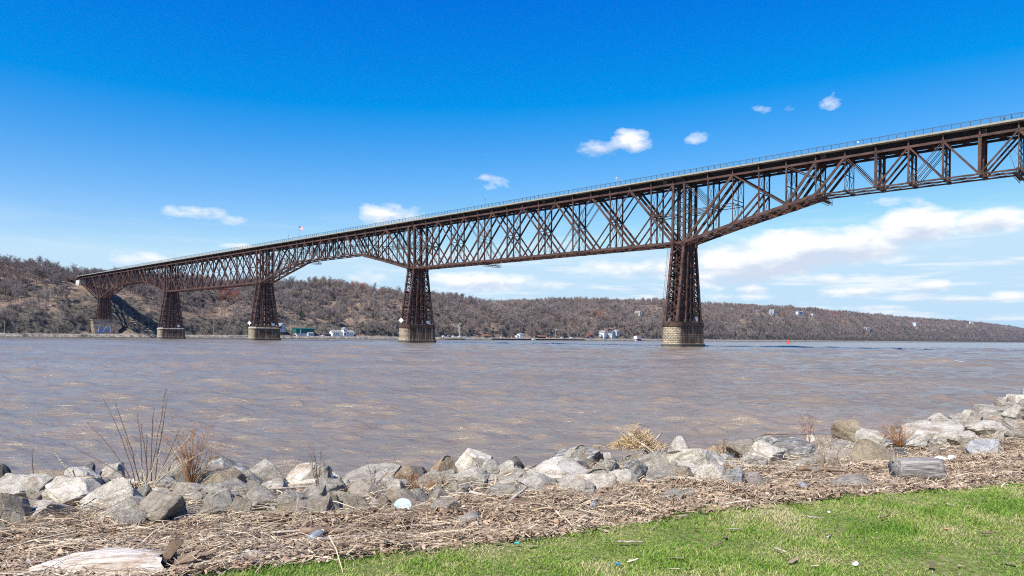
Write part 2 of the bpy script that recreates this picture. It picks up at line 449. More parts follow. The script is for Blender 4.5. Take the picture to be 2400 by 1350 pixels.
# approach viaduct running off into the trees of the far bank
av = MB()
av.beam(P(724, W/2, 64.9), P(960, W/2, 64.9), 8, .5)
for u in (.5, 8.5):
    av.beam(P(724, u, 63.6), P(960, u, 63.6), .5, 1.8)
for k in range(6): 
    for u in (0.5, 8.5): av.beam(P(750 + 38*k, u, 30), P(750 + 38*k, u, 63), .7, .7)
steel(av, 'approach_viaduct', bridge)

# ------------------------------------------------------------------ steel towers
def tower(ci, zfoot=10.0, near_top=True):
    c = PIERS[ci]
    tw = empty('steel_tower', (0, 0, 0), 0, bridge)
    tag(tw, ['steel tower outside the picture', 'tallest steel tower standing nearest on the right', 'steel tower in the middle of the river',
             'third steel tower from the right', 'fourth steel tower near the far shore', 'last steel tower on the bank above the painted pier'][ci])
    UT = [0, 2.9, 4.5, 6.3, W]; sp = 9.2 * (40 - zfoot) / 30
    UF = [4.5 - sp, 4.5 - sp * .36, 4.5, 4.5 + sp * .34, 4.5 + sp * .97]
    ztop = ZB - .4
    def L(u_i, side, z):
        t = (ztop - z) / (ztop - zfoot); ss = side * (TP + .15 * t)
        return P(c + ss, UT[u_i] * (1 - t) + UF[u_i] * t, z)
    for ui in range(5):
        for sd in (-1, 1):
            mb = MB(); w = .95 if ui in (0, 4) else .8
            a, b = np.array(L(ui, sd, ztop + .3)), np.array(L(ui, sd, zfoot))
            mb.beam(a, b, .8, w if ui in (0, 4) else 1.15, (0, 1, 0)); mb.beam(b + np.array((0, 0, .9)), b, 1.35, 1.35, (0, 1, 0))
            steel(mb, 'leg', tw)
    br = MB(); rr = random.Random(ci)
    n = 7 if ci < 5 else 5
    zs = [zfoot + .8 + (ztop - zfoot - .8) * k / n for k in range(n + 1)]
    for k in range(n):
        z0, z1 = zs[k], zs[k+1]
        for ui in range(5):                                   # faces between the two legs of a pair
            th = .26 if ui in (0, 4) else .2
            br.beam(L(ui, -1, z0), L(ui, 1, z1), .12, th, (0, 1, 0)); br.beam(L(ui, 1, z0), L(ui, -1, z1), .12, th, (0, 1, 0))
            if k % 2: br.beam(L(ui, -1, z0), L(ui, 1, z0), .2, .25)
        for sd in (-1, 1):
            for ui in range(4):
                br.beam(L(ui, sd, z0), L(ui+1, sd, z1), .24, .24, (1, 0, 0)); br.beam(L(ui+1, sd, z0), L(ui, sd, z1), .24, .24, (1, 0, 0))
                br.beam(L(ui, sd, z1), L(ui+1, sd, z1), .35, .6, (1, 0, 0)); zm_ = (z0 + z1) / 2; br.beam(L(ui, sd, zm_), L(ui+1, sd, zm_), .2, .3, (1, 0, 0))
            br.beam(L(0, sd, z0), L(4, sd, z1), .3, .3, (1, 0, 0)); br.beam(L(4, sd, z0), L(0, sd, z1), .3, .3, (1, 0, 0))
        for ui in range(5):                                   # gusset plates
            for sd in (-1, 1):
                p = np.array(L(ui, sd, z1)); gq = .42 if ui in (0, 4) else .75; br.box(p[0]-gq, p[0]+gq, p[1]-.5, p[1]+.5, z1-gq, z1+gq)
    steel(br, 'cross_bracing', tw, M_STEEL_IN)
    up = MB()                                                 # posts between lower and upper chord
    for u in (0, W/2, W):
        for sd in (-1, 1):
            if u == 0: steel((lambda m: (m.beam(P(c + sd*TP, 0, ZB - 1.0), P(c + sd*TP, 0, ZT), .75, .95), m)[1])(MB()), 'tower_post', tw)
            else: up.beam(P(c + sd*TP, u, ZB - 1.0), P(c + sd*TP, u, ZT), .8, .95 if u == W else 1.15)
    zz = np.linspace(ZB, ZT - .5, 5)
    for k in range(4):
        for sd in (-1, 1):
            for a, b in ((0, W/2), (W/2, W)):
                up.beam(P(c + sd*TP, a, zz[k]), P(c + sd*TP, b, zz[k+1]), .14, .14); up.beam(P(c + sd*TP, b, zz[k]), P(c + sd*TP, a, zz[k+1]), .14, .14)
                up.beam(P(c + sd*TP, a, zz[k+1]), P(c + sd*TP, b, zz[k+1]), .2, .22)
        for u in (W/2, W):
            up.beam(P(c - TP, u, zz[k]), P(c + TP, u, zz[k+1]), .1, .12); up.beam(P(c + TP, u, zz[k]), P(c - TP, u, zz[k+1]), .1, .12)
    for u in (0, W/2, W):                                     # chords, shoes and girders through the tower
        up.beam(P(c - TP - .3, u, ZB), P(c + TP + .3, u, ZB), .75, 1.0)
        up.beam(P(c - TP, u, ZT), P(c + TP, u, ZT), .62, .72)
        for sd in (-1, 1): up.beam(P(c + sd*TP, u, ZB - 1.6), P(c + sd*TP, u, ZB + .4), 1.3, 1.3)
    for sd in (-1, 1): up.beam(P(c + sd*TP, -.4, ZB - 1.2), P(c + sd*TP, W + .4, ZB - 1.2), .6, 1.1, (1, 0, 0))
    for u in (1.0, 3.4, 5.6, 8.0): up.beam(P(c - TP, u, 63.95), P(c + TP, u, 63.95), .35, 1.86)
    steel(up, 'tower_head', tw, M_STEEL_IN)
    return tw
for i in range(5): tower(i)
tower(5, 18.0)

# ------------------------------------------------------------------ stone piers
def stone_mat(name, dark_end=False):
    m, nt, b = mat(name, (.4, .36, .28), .9, .2)
    uv = nnode(nt, 'ShaderNodeUVMap').outputs[0]; oc = nnode(nt, 'ShaderNodeTexCoord').outputs['Object']
    nw = noise(nt, oc, 1.2, 4); wm = nnode(nt, 'ShaderNodeMix'); wm.data_type = 'VECTOR'; wm.inputs[0].default_value = .06
    nt.links.new(uv, wm.inputs[4]); nt.links.new(nw.outputs[1], wm.inputs[5])
    bk = nnode(nt, 'ShaderNodeTexBrick'); nt.links.new(wm.outputs[1], bk.inputs[0])
    bk.inputs['Scale'].default_value = 1.0; bk.inputs['Brick Width'].default_value = 1.5; bk.inputs['Row Height'].default_value = .62
    bk.inputs['Mortar Size'].default_value = .07; bk.inputs['Mortar Smooth'].default_value = .3
    bk.inputs['Color1'].default_value = (.66, .55, .38, 1); bk.inputs['Color2'].default_value = (.36, .30, .21, 1); bk.inputs['Mortar'].default_value = (.05, .042, .035, 1)
    n1 = noise(nt, oc, .9, 6, .65)
    c = mixc(nt, mapr(nt, n1.outputs[0], .35, .7), bk.outputs[0], (.24, .20, .16))
    # rust running down from the steel, strongest on the middle of the long sides
    sp = nnode(nt, 'ShaderNodeSeparateXYZ'); nt.links.new(oc, sp.inputs[0])
    cb = nnode(nt, 'ShaderNodeCombineXYZ'); nt.links.new(mth(nt, 'MULTIPLY', sp.outputs[1], 1.1), cb.inputs[0]); nt.links.new(mth(nt, 'MULTIPLY', sp.outputs[0], .2), cb.inputs[1]); nt.links.new(mth(nt, 'MULTIPLY', sp.outputs[2], .07), cb.inputs[2])
    n2 = noise(nt, cb.outputs[0], 1.0, 4, .6)
    far = mapr(nt, mth(nt, 'ABSOLUTE', mth(nt, 'SUBTRACT', sp.outputs[1], 5.2)), 11.8, 8.6, 0, 1, True)
    rust = mth(nt, 'MULTIPLY', mapr(nt, n2.outputs[0], .34, .5), far)
    c = mixc(nt, mth(nt, 'MULTIPLY', rust, .93), c, (.075, .036, .02))
    n3 = noise(nt, cb.outputs[0], 2.3, 3, .6)
    c = mixc(nt, mth(nt, 'MULTIPLY', mth(nt, 'MULTIPLY', mapr(nt, n3.outputs[0], .58, .66), far), .45), c, (.62, .58, .5))
    wet = mapr(nt, sp.outputs[2], 1.7, 1.1, 0, 1, True)
    c = mixc(nt, mth(nt, 'MULTIPLY', wet, .8), c, (.07, .075, .07))
    nt.links.new(c, b.inputs['Base Color'])
    nb = noise(nt, oc, 3.5, 6, .7)
    h = mth(nt, 'ADD', mth(nt, 'MULTIPLY', bk.outputs[1], -1.0), mth(nt, 'MULTIPLY', nb.outputs[0], 1.1))
    bp = nnode(nt, 'ShaderNodeBump'); bp.inputs['Distance'].default_value = .3; nt.links.new(h, bp.inputs['Height']); nt.links.new(bp.outputs[0], b.inputs['Normal'])
    return m
M_STONE = stone_mat('pier_masonry')
M_CAPD = noisy('rust_stained_cap', (.035, .022, .018), (.11, .068, .046), .7, .85, 5, .05, 3)
M_CAPL = noisy('pale_cap_stone', (.24, .215, .175), (.42, .385, .33), .7, .85, 5, .03, 3, c2=(.25, .14, .08), s2=.5)

def stadium(hx, hy, r, n=9):
    pts = []
    for cx, cy, a0 in ((hx - r, hy - r, 0), (-hx + r, hy - r, 90), (-hx + r, -hy + r, 180), (hx - r, -hy + r, 270)):
        for k in range(n):
            a = R(a0 + 90 * k / (n - 1)); pts.append((cx + r * math.cos(a), cy + r * math.sin(a)))
    return pts
def ring_mesh(name, prof, cx, cy, m, parent):
    """prof: list of (hx, hy, r, z) going up; sides get a uv of perimeter metres and height"""
    rings = [[(x + cx, y + cy, z) for x, y in stadium(hx, hy, r)] for hx, hy, r, z in prof]
    n = len(rings[0]); V = [p for rg in rings for p in rg]; F = []; UV = []
    per = [0.0]
    for i in range(n): 
        a, b = rings[0][i], rings[0][(i+1) % n]; per.append(per[-1] + math.hypot(a[0]-b[0], a[1]-b[1]))
    for k in range(len(rings) - 1):
        for i in range(n):
            F.append((k*n+i, k*n+(i+1) % n, (k+1)*n+(i+1) % n, (k+1)*n+i))
            z0, z1 = prof[k][3], prof[k+1][3]
            UV += [(per[i], z0), (per[i+1], z0), (per[i+1], z1), (per[i], z1)]
    F.append(tuple((len(rings)-1)*n + i for i in range(n))); UV += [(p[0], p[1]) for p in rings[-1]]
    me = bpy.data.meshes.new(name); me.from_pydata(V, [], F); uvl = me.uv_layers.new(name='UVMap')
    uvl.data.foreach_set('uv', [c for t in UV for c in t]); me.materials.append(m); me.update()
    return link(name, me, parent)
for i, c in enumerate(PIERS[:5]):
    pr = empty('stone_pier', (0, 0, 0), 0, bridge)
    tag(pr, ['stone pier outside the picture', 'pale and rust stained stone pier under the nearest tower', 'rust stained stone pier in the middle of the river',
             'stone pier with a pale rounded end under the third tower', 'stone pier with a pale rounded end under the fourth tower'][i])
    cy = 4.6
    ring_mesh('masonry', [(4.55, 11.6, 3.6, -3), (4.55, 11.6, 3.6, 1.15), (4.35, 11.4, 3.5, 1.55), (4.15, 11.15, 3.4, 1.75), (4.05, 11.0, 3.3, 8.0)], -c, cy, M_STONE, pr)
    if i < 3:
        ring_mesh('cap', [(4.3, 11.25, 3.4, 8.0), (4.35, 11.3, 3.4, 8.45), (4.1, 11.05, 3.3, 8.5), (4.1, 11.05, 3.3, 9.75)], -c, cy, M_CAPD, pr)
    else:
        ring_mesh('cap', [(4.4, 11.35, 3.5, 8.0), (4.45, 11.4, 3.5, 8.5), (4.0, 10.9, 3.2, 9.0), (3.4, 10.3, 2.8, 9.35)], -c, cy, M_CAPL, pr)
        mbp = MB(); mbp.box(-c - 4.1, -c + 4.1, cy - 8.3, cy + 11, 8.6, 9.75); mbp.build('bearing_plinth', M_CAPD, pr)
    # rectangular board hung on the river face and diamond day mark on the near corner
    bd = MB(); bd.box(-c + 2.9, -c + 3.0, 7.8, 10.6, 10.4, 11.9); bd.build('notice_board', M_WHITE, pr)
    if i in (2, 3):
        dm = MB(); cc = np.array((-c - .2, -6.4, 11.9)); h = 1.35; e1 = np.array((.72, .69, 0))
        V = [cc + e1*h, cc + np.array((0, 0, h)), cc - e1*h, cc - np.array((0, 0, h))]
        off = np.array((.06, -.06, 0)); dm.add([v - off for v in V] + [v + off for v in V], [(0,1,2,3), (7,6,5,4), (0,4,5,1), (1,5,6,2), (2,6,7,3), (3,7,4,0)])
        dm.beam(cc + np.array((-.3, .3, -2.6)), cc + np.array((-.1, .1, .6)), .12, .12); dm.build('diamond_day_mark', M_WHITE, pr)
# painted concrete pier on the bank under the last tower
c = PIERS[5]
pr = tag(empty('bank_pier', (0, 0, 0), 0, bridge), 'wedge shaped concrete pier on the bank with blue and white graffiti')
M_BANKP = noisy('streaked_concrete', (.22, .18, .14), (.42, .34, .26), .3, .9, 6, .03, 2, c2=(.13, .07, .045), s2=.45)
mb = MB(); cy = 4.6
V = []
for hx, y0, y1, z in ((4.6, -5.0, 16.4, 3.0), (4.6, -5.0, 16.4, 3.6), (4.6, -7.6, 16.6, 18.0)):
    V += [(-c - hx, y0, z), (-c + hx, y0, z), (-c + hx, y1, z), (-c - hx, y1, z)]
F = [(0,3,2,1), (8,9,10,11)] + [(k*4+i, k*4+(i+1) % 4, k*4+4+(i+1) % 4, k*4+4+i) for k in range(2) for i in range(4)]
mb.add(V, F); mb.box(-c - 4.9, -c + 4.9, -8, 16.9, 17.6, 18.15); mb.build('concrete_block', M_BANKP, pr)
M_GB, _, _ = mat('graffiti_blue', (.05, .22, .62), .6); M_GW, _, _ = mat('graffiti_white', (.62, .66, .74), .6)
def strokes(name, m, pls, w):
    g = MB()
    for pl in pls:
        for a, b in zip(pl[:-1], pl[1:]): g.beam((-c + 4.63, a[0], a[1]), (-c + 4.63, b[0], b[1]), w, .05, (0, .01, 0) if abs(a[0]-b[0]) > 9 else (0, (b[1]-a[1]), -(b[0]-a[0])))
    g.build(name, m, pr)
strokes('graffiti', M_GB, [[(-1.5, 5), (-1, 9), (.4, 10.8), (1.1, 8), (.4, 5.2), (-.8, 6.5)], [(1.4, 5), (2.2, 8.5), (3.4, 6)], [(5.8, 6), (7, 10.5), (7.8, 7.5), (7.2, 5)], [(-4.4, 4.6), (-3, 6.4), (-2.4, 4.8)]], .75)
strokes('graffiti', M_GW, [[(2, 5.2), (3.4, 9), (5.2, 12), (6, 9.4)], [(6.6, 10), (8.6, 11.5), (9.3, 7.8), (9, 5)], [(-2.2, 5.2), (-1.8, 10.6), (.2, 12.0)], [(-4, 5), (-2.5, 8)]], .45)
# stone abutment at the top of the bank
ab = MB(); s0, s1 = 712, 723
V = []
for e, z in ((2.4, 40), (1.2, 50), (0, 61.2)):
    V += [(-s1 - .6, -1.2 - e, z), (-s0 + .4, -1.2 - e, z), (-s0 + .4, 10.2 + e, z), (-s1 - .6, 10.2 + e, z)]
ab.add(V, F); ab.build('abutment', noisy('abutment_stone', (.38, .37, .36), (.6, .58, .55), .5, .9, 5, .05, 2), bridge)

# ------------------------------------------------------------------ hung walkways, ladders, poles on the bridge
def catwalk(s, z, u0=-2.2, u1=11.0, ladder=False):
    g = MB()
    for ds in (-.6, .6):
        g.beam(P(s+ds, u0, z), P(s+ds, u1, z), .12, .22, (1, 0, 0)); g.beam(P(s+ds, u0, z+1.15), P(s+ds, u1, z+1.15), .06, .06)
        g.beam(P(s+ds, u0, z+.6), P(s+ds, u1, z+.6), .05, .05)
        n = 9
        for k in range(n + 1):
            u = u0 + (u1 - u0) * k / n; g.beam(P(s+ds, u, z), P(s+ds, u, z+1.15), .06, .06)
            g.beam(P(s+ds, u, z - .8), P(s+ds, u0 + (u1-u0)*min(k+1, n)/n, z), .07, .07)
        g.beam(P(s+ds, u0, z-.8), P(s+ds, u1, z-.8), .1, .1)
    g.box(-s-.6, -s+.6, u0, u1, z-.04, z+.02)
    for u in (0, W): g.beam(P(s, u, z), P(s, u, z + 1.6), .14, .14)
    if ladder:
        for du in (-.25, .25):
            g.beam(P(s+3.4, 1.5+du, ZT - 1.4), P(s, .2+du, z+.2), .08, .08); 
        for k in range(24):
            f = k / 24; g.beam(P(s+3.4*(1-f), 1.5-1.3*f-.25, ZT-1.4+(z+1.6-ZT)*f), P(s+3.4*(1-f), 1.5-1.3*f+.25, ZT-1.4+(z+1.6-ZT)*f), .05, .05)
        for k in range(5):
            f = .2 + k * .17; p = np.array(P(s+3.4*(1-f), 1.5-1.3*f, ZT-1.4+(z+1.6-ZT)*f)); q = p + np.array((1.0, 0, .5))
            g.beam(p, q, .04, .04)
        g.beam(P(s+2.2, 1.2, ZT - 2.6), P(s-1.1, 0.4, z+3.2), .05, .05); g.beam(P(s+2.0, .6, ZT - 2.6), P(s-1.3, 0.0, z+3.2), .05, .05)
    return steel(g, 'catwalk', bridge)
catwalk(-106.0, 50.3, ladder=True); catwalk(-52.2, 50.2); catwalk(105.5, 38.6, 0, 12); catwalk(265.0, 50.2); catwalk(392.0, 38.7, 0, 12); catwalk(559, 50.1)
lad = MB()                                        # caged ladder up the nearest tower
a0, b0 = np.array(P(2.9, -5.3, 10)), np.array(P(2.9, -.9, 39))
for ds in (-.35, .35): lad.beam(a0 + np.array((ds - .4, -.5, 0)), b0 + np.array((ds - .4, -.5, 0)), .07, .07)
for k in range(58):
    p = a0 + (b0 - a0) * k / 58 + np.array((-.4, -.5, 0)); lad.beam(p - np.array((.35, 0, 0)), p + np.array((.35, 0, 0)), .05, .05)
    if k % 5 == 0: lad.beam(p + np.array((-.4, 0, 0)), p + np.array((-.8, -.6, 0)), .06, .06)
steel(lad, 'ladder', bridge)
for s, z in ((9.4 * .62, 0), (-53.7, 0), (-98.6, 0), (67.5, 0)):       # small crossed square frames on the girder
    g = MB()
    for a, b in (((0,0),(1,0)), ((1,0),(1,1)), ((1,1),(0,1)), ((0,1),(0,0)), ((0,0),(1,1)), ((1,0),(0,1))):
        g.beam(P(s + a[0]*1.3, .75, 63.2 + a[1]*1.2), P(s + b[0]*1.3, .75, 63.2 + b[1]*1.2), .1, .1)
    g.build('crossed_frame', noisy('pale_steel', (.22, .17, .15), (.3, .24, .22), 2), bridge)
def pole_on_deck(name, s, u, h, label, flag=False, parent_kind='pole'):
    o = tag(empty(name, bw(s, u, 65.3), -TH), label, parent_kind)
    g = MB(); g.tube([(0, 0, 0), (0, 0, h)], [.07, .05], 6); g.build('shaft', M_RAIL, o)
    if flag:
        M_R, _, _ = mat('flag_red', (.5, .03, .04)); M_B, _, _ = mat('flag_blue', (.03, .05, .2))
        fw, fh, nx = 3.4, 1.9, 14
        def wv(x): return (x, .35 * math.sin(x * 2.4), -.32 * x)
        fl = tag(empty('flag', (0, 0, h - fh - .1), R(10), o))
        for kind, m in (('red_stripes', M_R), ('white_stripes', M_WHITE), ('blue_canton', M_B)):
            g = MB()
            for j in range(13):
                if kind == 'blue_canton' and j < 6: continue
                if kind != 'blue_canton' and (j % 2 == 0) != (kind == 'red_stripes'): continue
                for i in range(nx):
                    x0, x1 = fw * i / nx, fw * (i+1) / nx
                    can = j >= 6 and x1 < fw * .42
                    if can != (kind == 'blue_canton'): continue
                    a, b = wv(x0), wv(x1); z0, z1 = fh * j / 13, fh * (j+1) / 13
                    g.add([(a[0], a[1], a[2]+z0), (b[0], b[1], b[2]+z0), (b[0], b[1], b[2]+z1), (a[0], a[1], a[2]+z1)], [(0, 1, 2, 3)])
            g.build(kind, m, fl)
    else:
        g = MB(); g.box(-.2, .2, -.1, .1, h, h + .35); g.build('lamp_head', M_RAIL, o)
    return o
pole_on_deck('flagpole', 272.5, -.6, 8.6, 'tall thin flagpole with a striped flag standing on the bridge deck', True, 'flagpole')
pole_on_deck('lamp_post', 103.9, -.6, 4.0, 'short thin post on the bridge deck above the straight span', parent_kind='lamp post')
pole_on_deck('lamp_post', 285.7, -.6, 3.6, 'short thin post on the bridge deck left of the flagpole', parent_kind='lamp post')
pole_on_deck('lamp_post', 468.3, -.6, 4.4, 'short thin post on the bridge deck near the fourth tower', parent_kind='lamp post')
for s in (-64.5, -112.0):                     # small white plates fixed to the railing
    g = MB(); g.box(-s - .22, -s + .22, -1.2, -1.16, 66.3, 66.7); g.build('railing_sign', M_WHITE, bridge)

# ------------------------------------------------------------------ far bank terrain (s = 622 is the far waterline, k runs along it)
KS = [-400, -300, -220, -160, -110, -70, -40, -10, 20, 60, 100, 150, 200, 260, 320, 380, 440, 500, 560, 620, 700, 800, 900, 1000, 1100, 1250, 1400, 1600, 1800, 2100, 2500, 3000, 3600, 4300, 5200, 6500, 9000]
HS = [43.9, 53.5, 61.1, 66.9, 67.3, 67.6, 68.2, 65.8, 61.9, 63.1, 62.4, 63.4, 63.1, 63.5, 68.4, 72.9, 69.5, 65.2, 65.2, 63.2, 55.3, 62.5, 70.8, 76.8, 80.8, 84.2, 87.6, 92.7, 96.8, 100.1, 105.2, 106.6, 109.9, 114.8, 123.1, 125.0, 109.4]
PV = [(0, 0), (14, .03), (18, .07), (30, .25), (60, .55), (93, .75), (130, .9), (170, 1), (260, .95), (700, .8)]
def sm(a, b, x): t = np.clip((x - a) / (b - a), 0, 1); return t*t*(3-2*t)
def far_h(k, v):
    k = np.asarray(k, float); v = np.asarray(v, float)
    h = np.interp(k, KS, HS) * np.interp(v, [p[0] for p in PV], [p[1] for p in PV])
    rough = sm(16, 40, v) * (1 - .6 * sm(120, 170, v))
    h = h + rough * (fbm(k / 38, v / 30, 4) * 7 + np.abs(fbm(k / 13 + 9, v / 11, 3)) * 4.0 - 1.5)
    h = h + sm(25, 60, v) * (1 - sm(135, 175, v)) * fbm(k / 95 + 3, v / 70 + 2, 2) * 15 + sm(140, 180, v) * fbm(k / 42 + 8, 0 * v, 3) * 2.4
    bluff = np.clip(sm(-20, -30, k) + sm(40, 50, k) * (1 - sm(185, 200, k)), 0, 1)
    h = h + bluff * 8.5 * sm(15.2, 18.5, v) * (1 - sm(30, 60, v)) * (1 + .5 * fbm(k / 9, v / 9, 3))
    cut = sm(34, 46, v + 0 * k) + sm(13, 26, np.abs(k - 5.0)) * (1 - sm(34, 46, v)); cut = np.clip(cut, 0, 1)
    h = 4.0 * (1 - cut) + h * cut                                  # bench under the painted pier
    bed = np.interp(v, [-12, -3, 0, 3.5, 13.5, 15], [-3, -1.6, -.1, 3.15, 3.2, 3.2])
    hh = np.where(v < 15, bed + fbm(k / 3, v / 2) * .35 * sm(-3, 0, v) * (1 - sm(3, 4, v)), np.maximum(h, 3.2))
    return hh
kk = np.concatenate([np.arange(-420, 1500, 5.0), 1500 + 6 * (1.014 ** np.arange(0, 220) - 1) / .014])
kk = kk[kk < 9000]
vv = np.concatenate([np.arange(-12, 0, 3.), np.arange(0, 16, 1.), np.arange(16, 190, 4.), np.arange(190, 320, 16.), [360, 420, 500, 700]])
Kg, Vg = np.meshgrid(kk, vv, indexing='ij')
Hg = far_h(Kg, Vg)
Xg = BX - CT * (622 + Vg) + ST * Kg; Yg = BY + ST * (622 + Vg) + CT * Kg
nk, nv = Kg.shape
idx = np.arange(nk * nv).reshape(nk, nv)
Fq = np.stack([idx[:-1, :-1], idx[1:, :-1], idx[1:, 1:], idx[:-1, 1:]], -1).reshape(-1, 4)
m, nt, b = mat('hillside_ground', (.2, .15, .1), .95, .1)
oc = nnode(nt, 'ShaderNodeTexCoord').outputs['Object']
n1 = noise(nt, oc, .035, 6, .6); n2 = noise(nt, oc, .25, 6, .7); n3 = noise(nt, oc, .05, 5, .6)
c = ramp(nt, n2.outputs[0], [(.3, (.10, .075, .058)), (.5, (.23, .165, .12)), (.7, (.38, .28, .20))])
c = mixc(nt, mapr(nt, n1.outputs[0], .58, .70, 0, .6), c, (.20, .175, .09))
ge = nnode(nt, 'ShaderNodeNewGeometry'); sx = nnode(nt, 'ShaderNodeSeparateXYZ'); nt.links.new(ge.outputs['Normal'], sx.inputs[0])
rockf = mapr(nt, mth(nt, 'ADD', sx.outputs[2], mth(nt, 'MULTIPLY', mth(nt, 'SUBTRACT', n3.outputs[0], .5), .55)), .90, .79, 0, 1)
rc = ramp(nt, n2.outputs[0], [(.38, (.020, .019, .018)), (.58, (.15, .13, .10)), (.75, (.24, .20, .145))])
c = mixc(nt, rockf, c, rc)
px = nnode(nt, 'ShaderNodeSeparateXYZ'); nt.links.new(oc, px.inputs[0])
c = mixc(nt, mapr(nt, px.outputs[2], 3.6, 3.0, 0, 1), c, ramp(nt, n2.outputs[0], [(.4, (.13, .11, .085)), (.6, (.34, .31, .26))]))
c = mixc(nt, mapr(nt, px.outputs[2], .9, .3, 0, 1), c, (.07, .06, .05))
nt.links.new(c, b.inputs['Base Color'])
nb = noise(nt, oc, .5, 6, .7); bp = nnode(nt, 'ShaderNodeBump'); bp.inputs['Distance'].default_value = 1.6
nt.links.new(nb.outputs[0], bp.inputs['Height']); nt.links.new(bp.outputs[0], b.inputs['Normal'])
hill = link('hills', big_mesh('hills', np.stack([Xg, Yg, Hg], -1).reshape(-1, 3), Fq, m))
tag(hill, 'brown wooded hillside rising behind the far shore', kind='structure')
def far(k, v, dz=0.0):
    z = float(far_h(k, v)); p = bw(622 + v, k); return Vector((p.x, p.y, z + dz))
# rail bed along the far shore
rb = MB(); kq = np.concatenate([np.arange(-420, 1500, 40.), np.arange(1500, 9000, 150.)])
for a, bb in zip(kq[:-1], kq[1:]):
    V = [bw(622 + 4.5, a, 3.3), bw(622 + 10, a, 3.3), bw(622 + 10, bb, 3.3), bw(622 + 4.5, bb, 3.3), bw(622 + 3.6, a, 2.9), bw(622 + 3.6, bb, 2.9)]
    rb.add(V, [(0, 1, 2, 3), (4, 0, 3, 5)])
tag(rb.build('railway_bed', noisy('pale_gravel', (.30, .28, .25), (.46, .43, .39), .3, .95, 6)), 'pale gravel railway bed along the far shore', kind='structure')

# ------------------------------------------------------------------ trees of the far bank
TR = random.Random(11)
def tree_arrays(seed, h=17.0, spread=.42, twigs=330, tw=.11, trunk_r=.32, low=.28, limbs=9):
    """a leafless tree: tapered trunk and limbs, and many fine twigs"""
    r = random.Random(seed); tr = MB(); tv = []; tf = []
    pts = [(0, 0, -1.5)]; x = y = 0
    for i in range(1, 7):
        x += r.uniform(-.25, .25); y += r.uniform(-.25, .25); pts.append((x, y, h * .86 * i / 6))
    tr.tube(pts, [trunk_r * (1 - .88 * (i / 6)) for i in range(7)], 5)
    ends = []
    for i in range(limbs):
        t = low + (.85 - low) * (i + r.random()) / limbs; f = t / .86 * 6; j = min(int(f), 5)
        p = np.array(pts[j]) * (1 - (f - j)) + np.array(pts[j+1]) * (f - j) if t < .86 else np.array(pts[6])
        a = r.uniform(0, 2 * math.pi); L = h * spread * (1.15 - .75 * abs(t - .45) * 1.3) * r.uniform(.7, 1.1)
        up = r.uniform(.8, 1.7)
        d = np.array((math.cos(a), math.sin(a), up)); d /= np.linalg.norm(d)
        q = [p]
        for s in range(3):
            q.append(q[-1] + d * L / 3 * (1.0)); d = d + np.array((r.uniform(-.25, .25), r.uniform(-.25, .25), r.uniform(.0, .25))); d /= np.linalg.norm(d)
        tr.tube(q, [trunk_r * .38 * (1 - .25 * s) for s in range(4)], 3)
        ends.append(q)
        for s2 in (1, 2):
            for _ in range(2):
                a2 = r.uniform(0, 6.28); d2 = np.array((math.cos(a2), math.sin(a2), r.uniform(.4, 1.2))); d2 /= np.linalg.norm(d2)
                e = [q[s2], q[s2] + d2 * L * .22, q[s2] + d2 * L * .42 + np.array((0, 0, L * .05))]
                tr.tube(e, [trunk_r * .16, trunk_r * .12, trunk_r * .06], 3); ends.append([q[s2]] + e[1:] + [e[-1]])
    ends.append([np.array(pts[-3]), np.array(pts[-2]), np.array(pts[-1]), np.array(pts[-1]) + np.array((0, 0, h * .06))])
    for _ in range(twigs):
        q = r.choice(ends); k = r.randint(1, 3); f = r.random()
        p = q[k-1] * (1 - f) + q[k] * f if k > 0 else q[0]
        a = r.uniform(0, 6.28); d = np.array((math.cos(a), math.sin(a), r.uniform(.1, 2.4))); d /= np.linalg.norm(d)
        L = h * r.uniform(.07, .17); w = tw * r.uniform(.6, 1.5)
        sd = np.cross(d, np.array((r.uniform(-1, 1), r.uniform(-1, 1), r.uniform(-1, 1)))); sd /= np.linalg.norm(sd)
        n = len(tv); tv += [p - sd * w / 2, p + sd * w / 2, p + d * L]; tf.append((n, n+1, n+2))
    return tr, tv, tf
def bark_mat(name, stops, z=None):
    m, nt, b = mat(name, stops[0][1], .95, .05)
    oi = nnode(nt, 'ShaderNodeObjectInfo')
    c = ramp(nt, oi.outputs['Random'], stops)
    if z:
        n_ = noise(nt, oi.outputs['Location'], .011, 3, .6); c = mixc(nt, mapr(nt, n_.outputs[0], .38, .62, 0, .75), c, z)
        n2_ = noise(nt, oi.outputs['Location'], .03, 2, .5); c = mixc(nt, mapr(nt, n2_.outputs[0], .55, .7, 0, .6), c, (.33, .225, .16))
    nt.links.new(c, b.inputs['Base Color'])
    return m
M_BARE = bark_mat('bare_twigs', [(0, (.21, .17, .155)), (.35, (.34, .28, .25)), (.6, (.24, .205, .20)), (.8, (.40, .33, .27)), (1, (.30, .24, .225))], (.17, .145, .145))
M_TRUNK = bark_mat('grey_bark', [(0, (.14, .115, .10)), (.5, (.27, .225, .19)), (1, (.10, .08, .07))])
M_RED = bark_mat('red_buds', [(0, (.40, .12, .085)), (1, (.44, .18, .12))])
M_PALE = bark_mat('pale_bark', [(0, (.52, .47, .42)), (1, (.6, .56, .5))])
M_EVG = bark_mat('evergreen_needles', [(0, (.06, .15, .025)), (.5, (.04, .10, .02)), (1, (.10, .19, .03))])
M_YEL = bark_mat('yellow_bloom', [(0, (.6, .42, .03)), (1, (.5, .38, .05))])
def tree_proto(seed, mtw, mtr, **kw):
    tr, tv, tf = tree_arrays(seed, **kw)
    crown = MB(); crown.add(tv, tf)
    return tr.mesh('trunk', mtr), crown.mesh('crown', mtw)
